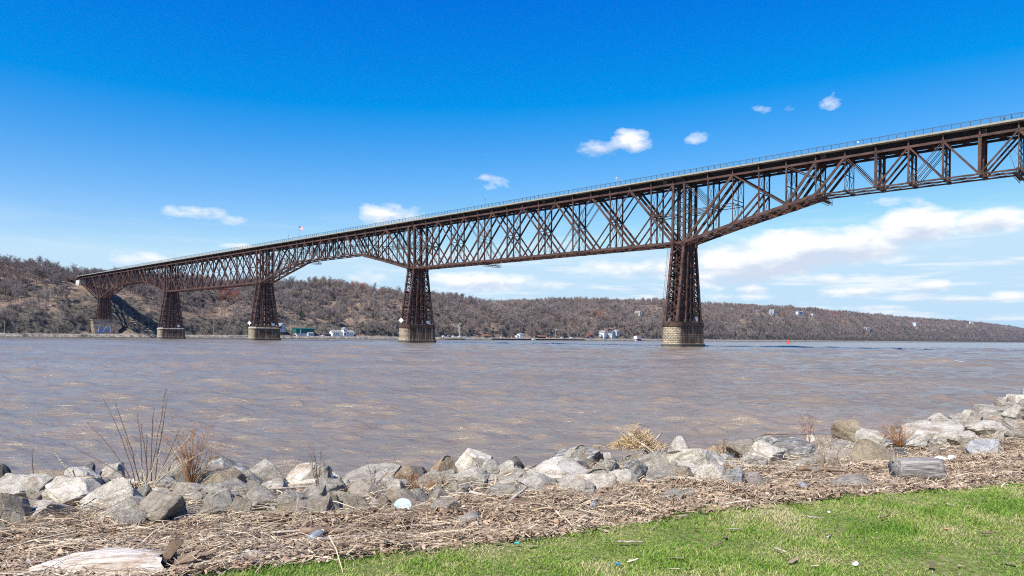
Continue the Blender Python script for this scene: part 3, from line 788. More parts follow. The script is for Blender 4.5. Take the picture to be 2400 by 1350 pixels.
def joined(seed, mtw, mtr, **kw):
    tr, tv, tf = tree_arrays(seed, **kw); nt_ = len(tr.f); tr.add(tv, tf)
    me = tr.mesh('bare_tree', mtr); me.materials.append(mtw)
    mi = np.zeros(len(me.polygons), np.int32); mi[nt_:] = 1; me.polygons.foreach_set('material_index', mi)
    return me
PROTO = [tree_proto(100 + i, M_BARE, M_TRUNK, h=17, spread=(.36, .42, .48, .33, .4, .45)[i], low=(.35, .25, .3, .45, .3, .2)[i], twigs=420) for i in range(6)]
BUSH = [tree_proto(200 + i, M_BARE, M_TRUNK, h=7, spread=.62, low=.04, twigs=300, tw=.1, trunk_r=.12, limbs=12) for i in range(3)]
JT = [joined(100 + i, M_BARE, M_TRUNK, h=17, spread=(.36, .42, .48, .33, .4, .45)[i], low=(.35, .25, .3, .45, .3, .2)[i], twigs=760, tw=.11) for i in range(6)]
JB = [joined(200 + i, M_BARE, M_TRUNK, h=7, spread=.62, low=.04, twigs=330, tw=.12, trunk_r=.12, limbs=10) for i in range(3)]
JR = joined(300, M_RED, M_TRUNK, h=15, spread=.45, twigs=420, tw=.13)
def plant_tree(name, pr, p, sc_, label, group=None, cat='tree'):
    r = empty(name, p, TR.uniform(0, 6.28)); r.scale = (sc_ * TR.uniform(.9, 1.1), sc_ * TR.uniform(.9, 1.1), sc_)
    tag(r, label, cat, group)
    for n, me in zip(('trunk', 'crown'), pr):
        link(n, me, r)
    return r
def plant_one(name, me, p, sc_, label, group=None, cat='tree'):
    o = link(name, me, None, p); o.rotation_euler = (0, 0, TR.uniform(0, 6.28)); s = sc_
    o.scale = (s * TR.uniform(.85, 1.15), s * TR.uniform(.85, 1.15), s); return tag(o, label, cat, group)

# forest mass: instanced bare trees, with clearings where the photograph shows bare ground, rock or houses
HOUSES = [(194, 22, 9), (224, 21, 18), (277, 18, 20), (253, 12, 8), (662, 9, 16), (618, 17, 14), (812, 20, 18), (856, 21, 13), (885, 21, 13), (907, 25, 11), (948, 3, 14), (1099, 97, 22), (1140, 88, 12), (1633, 127, 26), (1748, 108, 16), (1811, 92, 26), (2060, 107, 34), (2190, 113, 22), (2150, 99, 12), (2568, 50, 34), (3408, 84, 60), (4935, 126, 40), (530, 8, 16), (483, 17, 12)]
def density(k, v):
    """probability a tree stands here"""
    d = np.ones_like(k)
    d = np.where(v < 16.5, 0, d)
    slope = (k < 260) & (v < 66); d = np.where(slope, .4 + .6 * sm(-.25, .3, fbm(k / 25 + 4, v / 20)), d)
    d = np.where((k > -20) & (k < 40) & (v < 120), d * .3, d)
    d = np.where((np.abs(k - 4.5) < 17) & (v < 60), 0, d)
    d = np.where((np.abs(k - 4.5) < 9) & (v < 330), 0, d)
    d = np.where((k > 200) & (k < 380) & (v < 90), d * .65, d)
    d = np.where((k > 260), d * np.clip(1.05 + 1.3 * fbm(k / 55 + 20, v / 30 + 5, 3), .5, 1), d)
    for hk, hv, cr in HOUSES: 
        d = np.where((np.abs(k - hk) < cr) & (v > hv - cr * 1.1) & (v < hv + 9), 0, d)
    return d
rs = np.random.RandomState(3)
pk, pvv = [], []
for k0, k1, n, v1 in ((-420, 300, 6600, 300), (300, 1400, 8000, 290), (1400, 3000, 7000, 260), (3000, 6000, 6000, 220), (6000, 8900, 2500, 200)):
    a = rs.uniform(k0, k1, n); v_ = 16 + (v1 - 16) * rs.rand(n) ** 1.25
    keep = rs.rand(n) < density(a, v_); pk.append(a[keep]); pvv.append(v_[keep])
pk = np.concatenate(pk); pvv = np.concatenate(pvv); pz = far_h(pk, pvv)
FX = BX - CT * (622 + pvv) + ST * pk; FY = BY + ST * (622 + pvv) + CT * pk
kind = rs.randint(0, 6, len(pk)); front = (pvv < 70) & (pk < 260)
kind = np.where(front & (rs.rand(len(pk)) < .7), 6 + rs.randint(0, 3, len(pk)), kind)
kind = np.where((pvv < 30) & (rs.rand(len(pk)) < .35), 6 + rs.randint(0, 3, len(pk)), kind)
redz = ((np.hypot((pk - 152) / 17, (pvv - 76) / 20) < 1) | (np.hypot((pk - 415) / 40, (pvv - 168) / 26) < 1) | (fbm(pk / 70, pvv / 60) > .52))
kind = np.where(redz & (rs.rand(len(pk)) < .6) & (kind < 6), 9, kind)
scl = rs.uniform(.5, 1.06, len(pk)) * np.where(pk > 1400, 1.0, 1.0)
# the 230 or so nearest trees are objects of their own, in four kinds of place
near_d = np.hypot(FX, FY)
show = np.where(kind >= 6, .45, 1.0) * scl / near_d
first = set(np.argsort(-show)[:225].tolist())
ALLM = JT + JB + [JR]
for i in sorted(first):
    p = Vector((FX[i], FY[i], pz[i])); kd = kind[i]; v_ = pvv[i]
    if kd == 9: nm, lb, gp = 'budding_tree', 'leafless tree with reddish buds on the wooded far hillside', 'red budding trees on the far hillside'
    elif kd >= 6: nm, lb, gp = 'bare_shrub', 'low leafless grey shrub on the steep slope left of the fourth tower', 'bare shrubs on the left bank slope'
    elif v_ > 110: nm, lb, gp = 'bare_tree', 'tall leafless tree standing on the ridge top of the left hill', 'bare trees on the left ridge'
    elif v_ > 45: nm, lb, gp = 'bare_tree', 'leafless tree partway up the slope of the left hill', 'bare trees on the left slope'
    else: nm, lb, gp = 'bare_tree', 'leafless tree low on the slope above the far railway bed', 'bare trees low on the far bank'
    plant_one(nm, ALLM[kd], p, scl[i], lb, gp, 'shrub' if nm == 'bare_shrub' else 'tree')
rest = np.array([i for i in range(len(pk)) if i not in first])
pm = bpy.data.meshes.new('forest'); pm.vertices.add(len(rest))
pm.vertices.foreach_set('co', np.stack([FX[rest], FY[rest], pz[rest]], -1).astype(np.float32).ravel())
for nm_, dat, ty_ in (('kd', kind[rest], 'INT'), ('sc', scl[rest], 'FLOAT'), ('rt', rs.rand(len(rest)) * 6.28, 'FLOAT')):
    at = pm.attributes.new(nm_, ty_, 'POINT'); at.data.foreach_set('value', dat.astype(np.int32 if ty_ == 'INT' else np.float32))
forest = tag(link('forest', pm), 'mass of leafless grey brown trees covering the far hills', kind='stuff')
srcs = bpy.data.collections.new('tree_sources')
for i, me in enumerate(ALLM):
    o = bpy.data.objects.new('tree_source_%02d' % i, me); srcs.objects.link(o)
ng = bpy.data.node_groups.new('forest', 'GeometryNodeTree')
ng.interface.new_socket('Geometry', in_out='INPUT', socket_type='NodeSocketGeometry'); ng.interface.new_socket('Geometry', in_out='OUTPUT', socket_type='NodeSocketGeometry')
gi = ng.nodes.new('NodeGroupInput'); go = ng.nodes.new('NodeGroupOutput')
iop = ng.nodes.new('GeometryNodeInstanceOnPoints'); ci = ng.nodes.new('GeometryNodeCollectionInfo')
ci.inputs['Collection'].default_value = srcs; ci.inputs['Separate Children'].default_value = True; ci.inputs['Reset Children'].default_value = True
m2p = ng.nodes.new('GeometryNodeMeshToPoints')
def gattr(n, t):
    a = ng.nodes.new('GeometryNodeInputNamedAttribute'); a.data_type = t; a.inputs['Name'].default_value = n
    return [o for o in a.outputs if o.enabled][0]
ng.links.new(gi.outputs[0], m2p.inputs['Mesh']); ng.links.new(m2p.outputs[0], iop.inputs['Points'])
ng.links.new(ci.outputs[0], iop.inputs['Instance']); iop.inputs['Pick Instance'].default_value = True
ng.links.new(gattr('kd', 'INT'), iop.inputs['Instance Index'])
cx = ng.nodes.new('ShaderNodeCombineXYZ'); ng.links.new(gattr('rt', 'FLOAT'), cx.inputs[2]); ng.links.new(cx.outputs[0], iop.inputs['Rotation'])
ng.links.new(gattr('sc', 'FLOAT'), iop.inputs['Scale']); ng.links.new(iop.outputs[0], go.inputs[0])
forest.modifiers.new('forest', 'NODES').node_group = ng

# single trees the photograph picks out
def conifer(seed, h=14.0, r0=3.2, round_=False):
    r = random.Random(seed); tr = MB(); tr.tube([(0, 0, -1), (0, 0, h * .5), (0, 0, h * .97)], [.28, .18, .04], 6)
    tv = []; tf = []
    for _ in range(1500):
        t = r.random() ** .8; z = h * (.14 + .86 * t)
        rr_ = r0 * ((1 - t) ** .75 if not round_ else math.sin(math.pi * min(1, .12 + t * .9)) ** .6) * (.75 + .25 * math.sin(t * 40)) * math.sqrt(r.uniform(.25, 1.1)); a = r.uniform(0, 6.28)
        p = np.array((rr_ * math.cos(a), rr_ * math.sin(a), z - rr_ * .2)); d = np.array((math.cos(a) + r.uniform(-.6, .6), math.sin(a) + r.uniform(-.6, .6), r.uniform(-.3, .5)))
        sd = np.array((r.uniform(-1, 1), r.uniform(-1, 1), r.uniform(-.5, .5))); n = len(tv); L = r.uniform(.35, .8)
        tv += [p - sd * .22, p + sd * .22, p + d * L]; tf.append((n, n+1, n+2))
    c = MB(); c.add(tv, tf); return tr.mesh('trunk', M_TRUNK), c.mesh('crown', M_EVG)
CN = [conifer(1), conifer(2, 12, 2.6), conifer(3, 13, 4.2, True)]
EV = [(201.1, 107.7, 1.35, 2, 'bright green round evergreen above the third tower, nearest the bridge'), (236.4, 46.8, 1.0, 0, 'dark green conifer partway up the slope right of the third tower'),
      (199.2, 20, .8, 1, 'dull green conifer at the water level beside the third stone pier'), (1560.1, 104.8, 1.2, 0, 'dark conifer beside the dark ridge house right of the nearest tower'),
      (1694.9, 73.8, 1.25, 2, 'green leaning evergreen just left of the blue gabled house'), (1152.9, 90, .95, 2, 'dark green evergreen right of the cream hilltop house'),
      (760, 168, 1.25, 2, 'green evergreen on the ridge left of the hilltop pair'), (835, 168, 1.25, 0, 'green evergreen on the ridge, right one of the hilltop pair'),
      (1700, 168, 1.3, 2, 'dark round evergreen on the skyline above the blue gabled house'), (1745, 168, 1.3, 2, 'second dark round evergreen on the skyline above the blue gabled house'),
      (2560, 90, 1.5, 2, 'dark green evergreen above the low white house on the far right slope'), (325, 168, 1.15, 2, 'small green evergreen alone on the ridge between the two middle towers')]
for k, v, s_, t, lb in EV: plant_tree('evergreen_tree', CN[t], far(k, v), s_, lb)
ge_ = random.Random(31)
for i in range(34):
    k = ge_.choice([ge_.uniform(690, 1000), ge_.uniform(1450, 2000), ge_.uniform(2000, 3200), ge_.uniform(250, 700)]); v = ge_.uniform(95, 185)
    plant_tree('evergreen_tree', CN[i % 3], far(k, v), ge_.uniform(.55, .95) * (1 if k < 1400 else 1.4), 'small dark evergreen scattered among the bare trees high on the far hill', 'scattered evergreens on the far hill')
syc = tree_proto(77, M_PALE, M_PALE, h=20, spread=.36, twigs=260, tw=.13, trunk_r=.42)
plant_tree('sycamore_tree', syc, far(483, 17), 1.0, 'white barked leafless tree standing alone by the boat landing')
redp = tree_proto(300, M_RED, M_TRUNK, h=15, spread=.48, twigs=700, tw=.14)
plant_tree('budding_tree', redp, far(145, 74), .9, 'red budding tree on the slope, left one of the pair under the straight span')
plant_tree('budding_tree', redp, far(160, 75), .95, 'red budding tree on the slope, right one of the pair under the straight span')
yelp = tree_proto(301, M_YEL, M_TRUNK, h=6, spread=.6, low=.1, twigs=700, tw=.3)
plant_tree('flowering_shrub', yelp, far(2150, 99), 1.0, 'yellow flowering shrub below the white hilltop house', cat='shrub')
plant_tree('flowering_shrub', yelp, far(2995, 124), 2.0, 'yellow flowering shrub high on the distant wooded hill', cat='shrub')
big = tree_proto(303, M_BARE, M_TRUNK, h=21, spread=.5, twigs=900, tw=.13)
plant_tree('bare_tree', big, far(20, 186), 1.0, 'broad leafless tree on the skyline above the end of the bridge')
plant_tree('bare_tree', big, far(492, 172), 1.0, 'tall leafless tree sticking out of the skyline right of the second tower')
for i, (k, s_, w) in enumerate([(-76, 1.15, 'left of the painted pier, farther one'), (-27, 1.2, 'left of the painted pier, nearer one'), (31, .8, 'right of the painted pier'), (127, .9, 'between the far piers, left one'), (138, .8, 'between the far piers, middle one'), (158, .8, 'between the far piers, right one')]):
    plant_tree('bank_tree', BUSH[i % 3], far(k, 2.8), s_ * 1.1, 'leafless bushy tree on the railway bed edge ' + w, cat='tree')
for i, k in enumerate([-70, -140, 106, 1240, 1490, 1505, 2480]):
    plant_tree('bank_shrub', BUSH[i % 3], far(k, 1.8), .55, ('dark low shrub on the far waters edge, ' + ['left of the painted pier', 'at the far left', 'right of the fourth pier', 'just right of the nearest pier', 'behind the red buoy', 'right of the red buoy', 'far to the right'][i]), cat='shrub')

# ------------------------------------------------------------------ buildings of the far bank
ALONG = Vector((ST, CT, 0))                        # along the shore, to the right in the picture
RZ_SHORE = math.atan2(ALONG.y, ALONG.x)
def M_(name, c, r=.8): return mat(name, c, r)[0]
M_ROOFG = M_('grey_shingles', (.22, .22, .23)); M_ROOFD = M_('dark_shingles', (.06, .065, .08)); M_ROOFR = M_('red_brown_roof', (.20, .085, .06))
M_SIDW = M_('white_siding', (.68, .68, .67)); M_SIDB = M_('blue_grey_siding', (.30, .36, .42)); M_SIDT = M_('cream_siding', (.52, .48, .33)); M_SIDG = M_('green_metal', (.008, .10, .085))
M_SIDLB = M_('pale_blue_siding', (.34, .40, .47)); M_SIDR = M_('brown_red_siding', (.20, .08, .055)); M_BRICK = M_('chimney_brick', (.28, .10, .07)); M_GLASS = mat('window_glass', (.03, .04, .05), .15, .6)[0]
M_WOOD = M_('weathered_wood', (.30, .25, .20)); M_WOODD = M_('dark_tarred_wood', (.02, .02, .02)); M_GREYM = M_('grey_metal', (.4, .41, .43))
def gable(parent, L, Wd, H, rh, wall, roof, x=0, y=0, over=.4, axis='x', nm='wall'):
    """box with a gabled roof; ridge along x or y"""
    w = MB(); hx, hy = L/2, Wd/2
    if axis == 'x':
        w.add([(x-hx,y-hy,0),(x+hx,y-hy,0),(x+hx,y+hy,0),(x-hx,y+hy,0),(x-hx,y-hy,H),(x+hx,y-hy,H),(x+hx,y+hy,H),(x-hx,y+hy,H),(x-hx,y,H+rh),(x+hx,y,H+rh)],
              [(0,1,5,4),(2,3,7,6),(1,2,6,9,5),(3,0,4,8,7)])
    else:
        w.add([(x-hx,y-hy,0),(x+hx,y-hy,0),(x+hx,y+hy,0),(x-hx,y+hy,0),(x-hx,y-hy,H),(x+hx,y-hy,H),(x+hx,y+hy,H),(x-hx,y+hy,H),(x,y-hy,H+rh),(x,y+hy,H+rh)],
              [(0,1,5,8,4),(1,2,6,5),(2,3,7,9,6),(3,0,4,7)])
    w.build(nm, wall, parent)
    r = MB(); t = .25
    if axis == 'x':
        for sg in (-1, 1):
            e = np.array((0, sg*(hy+over), H - rh*over/hy + .05)); rd = np.array((0, 0, H + rh + .05))
            V = [(x-hx-over, y+e[1], e[2]), (x+hx+over, y+e[1], e[2]), (x+hx+over, y, rd[2]), (x-hx-over, y, rd[2])]
            r.add(V + [(a, b, c+t) for a, b, c in V], [(0,3,2,1),(4,5,6,7),(0,1,5,4),(1,2,6,5),(2,3,7,6),(3,0,4,7)])
    else:
        for sg in (-1, 1):
            ex = sg*(hx+over); ez = H - rh*over/hx + .05
            V = [(x+ex, y-hy-over, ez), (x+ex, y+hy+over, ez), (x, y+hy+over, H+rh+.05), (x, y-hy-over, H+rh+.05)]
            r.add(V + [(a, b, c+t) for a, b, c in V], [(0,3,2,1),(4,5,6,7),(0,1,5,4),(1,2,6,5),(2,3,7,6),(3,0,4,7)])
    r.build('roof', roof, parent)
def windows(parent, xs, y, z, w=1.0, h=1.3, m=None):
    for x in xs:
        g = MB(); g.box(x-w/2, x+w/2, y-.06, y+.02, z, z+h); g.build('window', m or M_GLASS, parent)
def side_windows(parent, x, ys, z, w=1.0, h=1.3):
    for y in ys:
        g = MB(); g.box(x-.06, x+.06, y-w/2, y+w/2, z, z+h); g.build('window', M_GLASS, parent)
def chimney(parent, x, y, z0, z1, w=.9, m=None):
    g = MB(); g.box(x-w/2, x+w/2, y-w/2, y+w/2, z0, z1); g.build('chimney', m or M_BRICK, parent)
def bldg(name, k, v, label, cat='house', dz=-.2, rot=0.0):
    p = far(k, v, dz); return tag(empty(name, p, RZ_SHORE + rot), label, cat)
def base(parent, L, Wd, d=3.0, m=None):
    g = MB(); g.box(-L/2+.1, L/2-.1, -Wd/2+.1, Wd/2-.1, -d, .02); g.build('foundation', m or M_GREYM, parent)
# local x: along the shore (right), local y: inland; front faces -y
h = bldg('boat_house', 194, 22, 'grey blue gabled house half hidden behind the third stone pier', rot=.15); gable(h, 8.5, 9, 4.2, 3.4, M_SIDLB, M_ROOFG, axis='y'); windows(h, (-2, 1.8), -4.52, 1.4); base(h, 8.5, 9)
h = bldg('green_warehouse', 224, 21, 'long green metal warehouse on the far shore right of the third pier', 'warehouse'); gable(h, 25, 10, 5.6, 1.0, M_SIDG, M_SIDG); windows(h, (-4, 0, 4.5, 9), -5.03, 4.2, 1.4, .8, M_DARK); base(h, 25, 10)
g = MB(); g.box(-7.4, -6.2, -5.1, -4.9, 0, 5.4); g.build('door', M_SIDW, h)
h = bldg('shed', 229.5, 14.2, 'small pale blue shed in front of the green warehouse', 'shed', 0); gable(h, 7.0, 3.4, 3.8, 1.0, M_SIDLB, M_ROOFG); windows(h, (-1.6, 1.2), -1.72, 1.2, 1, 1.3); base(h, 7, 3.4, 1)
h = bldg('station_house', 277, 18, 'long white house with a tall centre dormer and brick chimneys on the far shore'); gable(h, 32, 9, 4.2, 2.9, M_SIDW, M_ROOFG, over=.9); gable(h, 5.4, 6, 8.0, 2.4, M_SIDW, M_ROOFG, x=1.5, y=-3.6, axis='y', nm='dormer_wall')
windows(h, (-13, -10, -7, 7, 10, 13), -4.53, 1.3, 1.3, 1.7); windows(h, (.4, 2.6), -6.63, 5.6, 1.1, 1.6); windows(h, (1.5,), -6.64, .6, 3.0, 2.6, M_DARK); chimney(h, -3.0, 0, 6.5, 11.2, 1.2); chimney(h, 10, 0, 6.0, 9.2, 1.1); chimney(h, -9.5, 0, 6.0, 9.0, 1.1); base(h, 32, 9)
h = bldg('culvert_shed', 253, 12.5, 'small black tarred shed between the warehouse and the white house', 'shed'); gable(h, 7, 4, 2.2, 1.0, M_DARK, M_DARK)
def pavilion(k, v, L, Wd, label):
    h = bldg('pavilion', k, v, label, 'pavilion', 0)
    g = MB(); hx, hy = L/2, Wd/2
    g.add([(-hx,-hy,3.1),(hx,-hy,3.1),(hx,hy,3.1),(-hx,hy,3.1),(-hx*.45,0,5.6),(hx*.45,0,5.6)], [(0,1,5,4),(1,2,5),(2,3,4,5),(3,0,4),(3,2,1,0)]); g.build('roof', M_ROOFR, h)
    for x in (-hx+.6, 0, hx-.6):
        for y in (-hy+.5, hy-.5):
            q = MB(); q.box(x-.15, x+.15, y-.15, y+.15, -2, 3.15); q.build('post', M_WOOD, h)
    g = MB(); g.box(-hx+1, hx-1, -.6, .6, -1, 1.0); g.build('table', M_WOOD, h)
pavilion(530, 8, 17, 8, 'open pavilion with a low red brown hipped roof on the landing')
h = bldg('dock_house', 662, 9, 'low dark dock building with a red brown roof by the landing flagpole', 'boat house'); gable(h, 20, 7, 3.2, 1.6, M_WOODD, M_ROOFR, over=1.2); windows(h, (-6, -2, 2, 6), -3.53, 1, 1.8, 1.6, M_SIDR); base(h, 20, 7)
h = bldg('white_cottage', 618, 17, 'small white cottage with stepped roofs among trees behind the landing'); gable(h, 8, 7, 5.5, 1.6, M_SIDW, M_ROOFG); gable(h, 5, 5, 3.2, 1.2, M_SIDW, M_ROOFG, x=-7); windows(h, (-2, 1.5), -3.53, 3.2); base(h, 18, 7, 3)
h = bldg('brown_house', 812, 20, 'dark red brown house left of the two shore houses', rot=.2); gable(h, 16, 9, 4.4, 3.4, M_SIDR, M_ROOFR, axis='x'); gable(h, 6, 5, 2.6, 1.4, M_SIDR, M_ROOFR, x=-14, y=-2); windows(h, (-4, 0, 4), -4.53, 1.4); base(h, 16, 9)
h = bldg('white_house', 856, 21, 'white two storey gabled house on the far shore, left of the blue grey one', rot=.25); gable(h, 13, 11, 7.2, 4.0, M_SIDW, M_ROOFG, axis='y'); windows(h, (-3.6, 0, 3.6), -5.53, 4.6); windows(h, (-3.5, 2.4), -5.53, 1.0, 2.2, 1.8); windows(h, (0,), -5.53, 8.1, 1.1, 1.3); side_windows(h, 6.55, (-3, 2), 4.6); base(h, 13, 11, 4); gable(h, 5, 6, 3.2, 1.2, M_SIDLB, M_ROOFG, x=-9.5, y=1)
h = bldg('blue_house', 885, 21, 'blue grey two gabled house with dark roof on the far shore', rot=.1); gable(h, 12, 10, 7.0, 4.4, M_SIDB, M_ROOFD, axis='y'); gable(h, 12, 8, 6.5, 3.6, M_SIDB, M_ROOFD, x=3); windows(h, (-3.6, 3.6), -5.03, 4.4, 2, 1.7); windows(h, (3,), -5.03, 1, 4, 2.2); windows(h, (0,), -5.03, 7.6, 2.2, 2); base(h, 15, 10, 4)
g = MB(); 
for a, c2 in (((-6.3, -5.2, 6.9), (0, -5.2, 11.5)), ((0, -5.2, 11.5), (6.3, -5.2, 6.9))): g.beam(a, c2, .3, .35)
g.build('gable_trim', M_SIDW, h)
h = bldg('grey_house', 907, 25, 'pale grey plain house beside the blue grey house', rot=.1); gable(h, 12, 9, 6.0, 3, M_('grey_siding', (.42, .41, .39)), M_ROOFG); windows(h, (-3, 3), -4.53, 3.6); base(h, 12, 9, 4)
h = bldg('white_boathouse', 948, 3.2, 'bright white boathouse with a reddish roof on the waters edge', 'boathouse', .3); gable(h, 14, 8, 4.8, 2.2, M_SIDW, M_ROOFR, axis='x'); windows(h, (-5,), -4.03, .6, 2.2, 3, M_DARK); g = MB(); [g.box(x-.2, x+.2, -3.8, -3.4, -5, 0) for x in (-6, -2, 2, 6)]; g.build('stilts', M_WOODD, h)
h = bldg('hilltop_house', 1099, 97, 'cream house with dark windows alone on the hilltop clearing left of the nearest tower', rot=.25, dz=2.4); gable(h, 9, 12, 6.0, 5.0, M_SIDT, M_ROOFG, x=-7, axis='y'); gable(h, 15, 10, 5.2, 4.2, M_('weathered_grey_siding', (.28, .28, .29)), M_ROOFG, x=5); windows(h, (-9, -5), -6.03, 3); windows(h, (2, 5, 8, 11), -5.03, 2.2, 1.8, 2.2, M_DARK); gable(h, 4, 4, 8, 2, M_SIDB, M_ROOFD, x=4.5, y=-4, axis='y', nm='dormer_wall'); base(h, 26, 10, 6, M_SIDT); chimney(h, -3, 0, 9, 12.5)
h = bldg('dark_ridge_house', 1633, 127, 'dark low house with a white gable on the ridge right of the nearest tower', dz=.8); gable(h, 10, 10, 6, 4.5, M_SIDW, M_ROOFD, x=-12, axis='y'); gable(h, 20, 9, 4.5, 2.6, M_DARK, M_ROOFD, x=6); chimney(h, -12, 0, 9, 14, 1.6, M_SIDW); windows(h, (-14, -10), -5.03, 2, 2, 2); base(h, 30, 9, 8)
h = bldg('blue_cottage', 1748, 108, 'pale blue cottage half hidden in trees on the ridge', dz=1); gable(h, 16, 9, 5, 3, M_SIDLB, M_ROOFG); windows(h, (-4, 0, 4), -4.53, 2); base(h, 16, 9, 6)
h = bldg('blue_gabled_house', 1811, 92, 'tall blue grey gabled house on the slope right of the nearest tower', rot=.2, dz=1); gable(h, 12, 14, 8, 5.5, M_SIDLB, M_ROOFG, x=-7, axis='y'); gable(h, 15, 12, 6.5, 4.5, M_SIDB, M_ROOFG, x=6); windows(h, (-10, -5), -7.03, 3, 2.2, 2.6); windows(h, (-7.5,), -7.03, 7, 2.4, 2.6); windows(h, (3, 8), -6.03, 2.6, 2, 2.4); base(h, 27, 12, 8)
h = bldg('white_blue_house', 2060, 107, 'long white and blue house on the right ridge', dz=1); gable(h, 14, 10, 6, 3.5, M_SIDW, M_ROOFG, x=-14, axis='y'); gable(h, 20, 10, 7, 3.5, M_('strong_blue_siding', (.14, .22, .42)), M_ROOFG, x=2); gable(h, 12, 10, 5, 4, M_SIDW, M_ROOFG, x=19, axis='y'); windows(h, (-16, -12), -5.03, 2, 2.4, 2.6); windows(h, (-3, 1, 5), -5.03, 2.5, 2, 2.4); windows(h, (19,), -5.03, 2, 3, 2.2); base(h, 46, 10, 8)
h = bldg('white_ridge_house', 2190, 113, 'white house behind the yellow shrub on the right ridge', dz=1); gable(h, 16, 10, 7, 4, M_SIDW, M_ROOFG); gable(h, 8, 8, 4, 2.5, M_SIDW, M_ROOFG, x=-15); windows(h, (-4, 0, 4), -5.03, 3, 1.8, 2.4); base(h, 16, 10, 8)
h = bldg('low_white_house', 2568, 50, 'long low white house with dark windows below the skyline at far right', dz=2); gable(h, 40, 12, 6, 3, M_SIDW, M_ROOFG); gable(h, 12, 10, 7, 3, M_SIDW, M_ROOFD, x=26, axis='y'); windows(h, (-14, -9, -4, 1, 6, 12), -6.03, 2.2, 3, 2.6); base(h, 40, 12, 12)
h = bldg('cliff_house', 3408, 84, 'grey white house above the reddish cut slope at far right', dz=2); gable(h, 20, 14, 10, 6, M_SIDW, M_ROOFG, x=-14, axis='y'); gable(h, 36, 14, 7, 5, M_SIDB, M_ROOFG, x=12); windows(h, (-18, -10), -7.03, 4, 3.4, 4); windows(h, (5, 14, 22), -7.03, 2.5, 4, 3.4); base(h, 50, 14, 16)
h = bldg('distant_house', 4935, 126, 'tiny pale house on the most distant ridge', dz=4); gable(h, 26, 18, 14, 10, M_SIDW, M_ROOFG, axis='y'); windows(h, (-5, 5), -9.03, 5, 4, 5); base(h, 26, 18, 18)

# landing: bulkhead, boats, poles, flag
def bulkhead(k0, k1, z, label, v=-1.5, back=5.0):
    g = MB(); p = [bw(622 + v, k0), bw(622 + v, k1), bw(622 + v + back, k1), bw(622 + v + back, k0)]
    V = [(q.x, q.y, -2) for q in p] + [(q.x, q.y, z) for q in p]
    g.add(V, [(4,5,6,7),(0,1,5,4),(1,2,6,5),(2,3,7,6),(3,0,4,7)]); tag(g.build('bulkhead', M_WOODD), label, 'bulkhead')
bulkhead(536, 770, 2.1, 'long black timber bulkhead along the landing'); bulkhead(440, 478, 1.5, 'short black bulkhead left of the landing beach')
def boat(k, v, L, label, m=None, z=None, cabin=True, rot=0):
    p = bw(622 + v, k, z if z is not None else float(far_h(k, v)) + .5)
    o = tag(empty('motor_boat', p, RZ_SHORE + rot), label, 'boat')
    g = MB(); st = [(-.5, .3, 0), (-.2, .36, 0), (.2, .32, .05), (.4, .18, .12), (.5, .02, .2)]
    V = []; F = []
    for t, w, dz in st: V += [(t*L, -w*L*.42, 1.15+dz*L*.3), (t*L, -w*L*.2, 0+dz*L*.2), (t*L, w*L*.2, 0+dz*L*.2), (t*L, w*L*.42, 1.15+dz*L*.3)]
    for i in range(4):
        for j in range(4): F.append((i*4+j, i*4+(j+1) % 4, (i+1)*4+(j+1) % 4, (i+1)*4+j))
    F += [(0,1,2,3), (19,18,17,16)]; g.add(V, F); g.build('hull', m or M_SIDW, o)
    if cabin:
        g = MB(); g.box(-.25*L, .12*L, -.1*L, .1*L, 1.1, 2.3); g.build('cabin', M_SIDW, o); g = MB(); g.box(-.24*L, .13*L, -.105*L, .105*L, 1.6, 2.1); g.build('windscreen', M_GLASS, o)
    g = MB()
    for x in (-.25*L, .2*L): g.box(x-.1, x+.1, -.8, .8, -1.2, .3)
    g.build('cradle', M_WOODD, o)
boat(452, 6, 9, 'blue hulled boat hauled out at the left of the landing', M_('blue_hull', (.06, .1, .2))); boat(444, 9, 7, 'white boat nearest the middle pier, hauled out', rot=.4)
boat(463, 8, 7.5, 'small white boat left of the white barked tree', rot=.2); boat(474, 6, 8.5, 'white boat under cover right beside the white barked tree', rot=.1); boat(484, 5, 6, 'low white boat right of the white barked tree', cabin=False)
boat(716, 7, 7, 'white boat parked near the right end of the bulkhead'); boat(742, 7, 9, 'white boat at the right end of the black bulkhead'); boat(628, -4.5, 9, 'boat moored against the bulkhead by the cottage', z=-.2)
boat(936, -2, 8, 'small white boat moored left of the white boathouse', z=-.2)
def car(k, v, label, m, rot=0.0):
    o = tag(empty('parked_car', far(k, v, .12), RZ_SHORE + rot), label, 'car')
    g = MB(); V = []; pr_ = [(-2.2, .35), (2.2, .35), (2.2, .85), (1.2, .95), (.6, 1.45), (-1.3, 1.45), (-2.1, .95)]
    n = len(pr_); g.add([(x, -.85, z) for x, z in pr_] + [(x, .85, z) for x, z in pr_], [tuple(range(n)), tuple(range(n, 2*n))[::-1]] + [(i, n+i, n+(i+1) % n, (i+1) % n) for i in range(n)]); g.build('body', m, o)
    g = MB(); g.add([(-1.5, -.87, .95), (1.0, -.87, .95), (.5, -.87, 1.38), (-1.2, -.87, 1.38)], [(0, 1, 2, 3)]); g.build('window', M_GLASS, o)
    for x in (-1.4, 1.35):
        for y in (-.85, .85):
            g = MB(); g.tube([(x, y-.1, .32), (x, y+.1, .32)], .32, 10); g.build('wheel', M_DARK, o)
car(245, 9, 'white car parked between the green warehouse and the white house', M_SIDW); car(203, 12, 'black car parked left of the green warehouse', M_DARK); car(208.5, 12, 'dark car parked right beside the green warehouse', M_DARK)
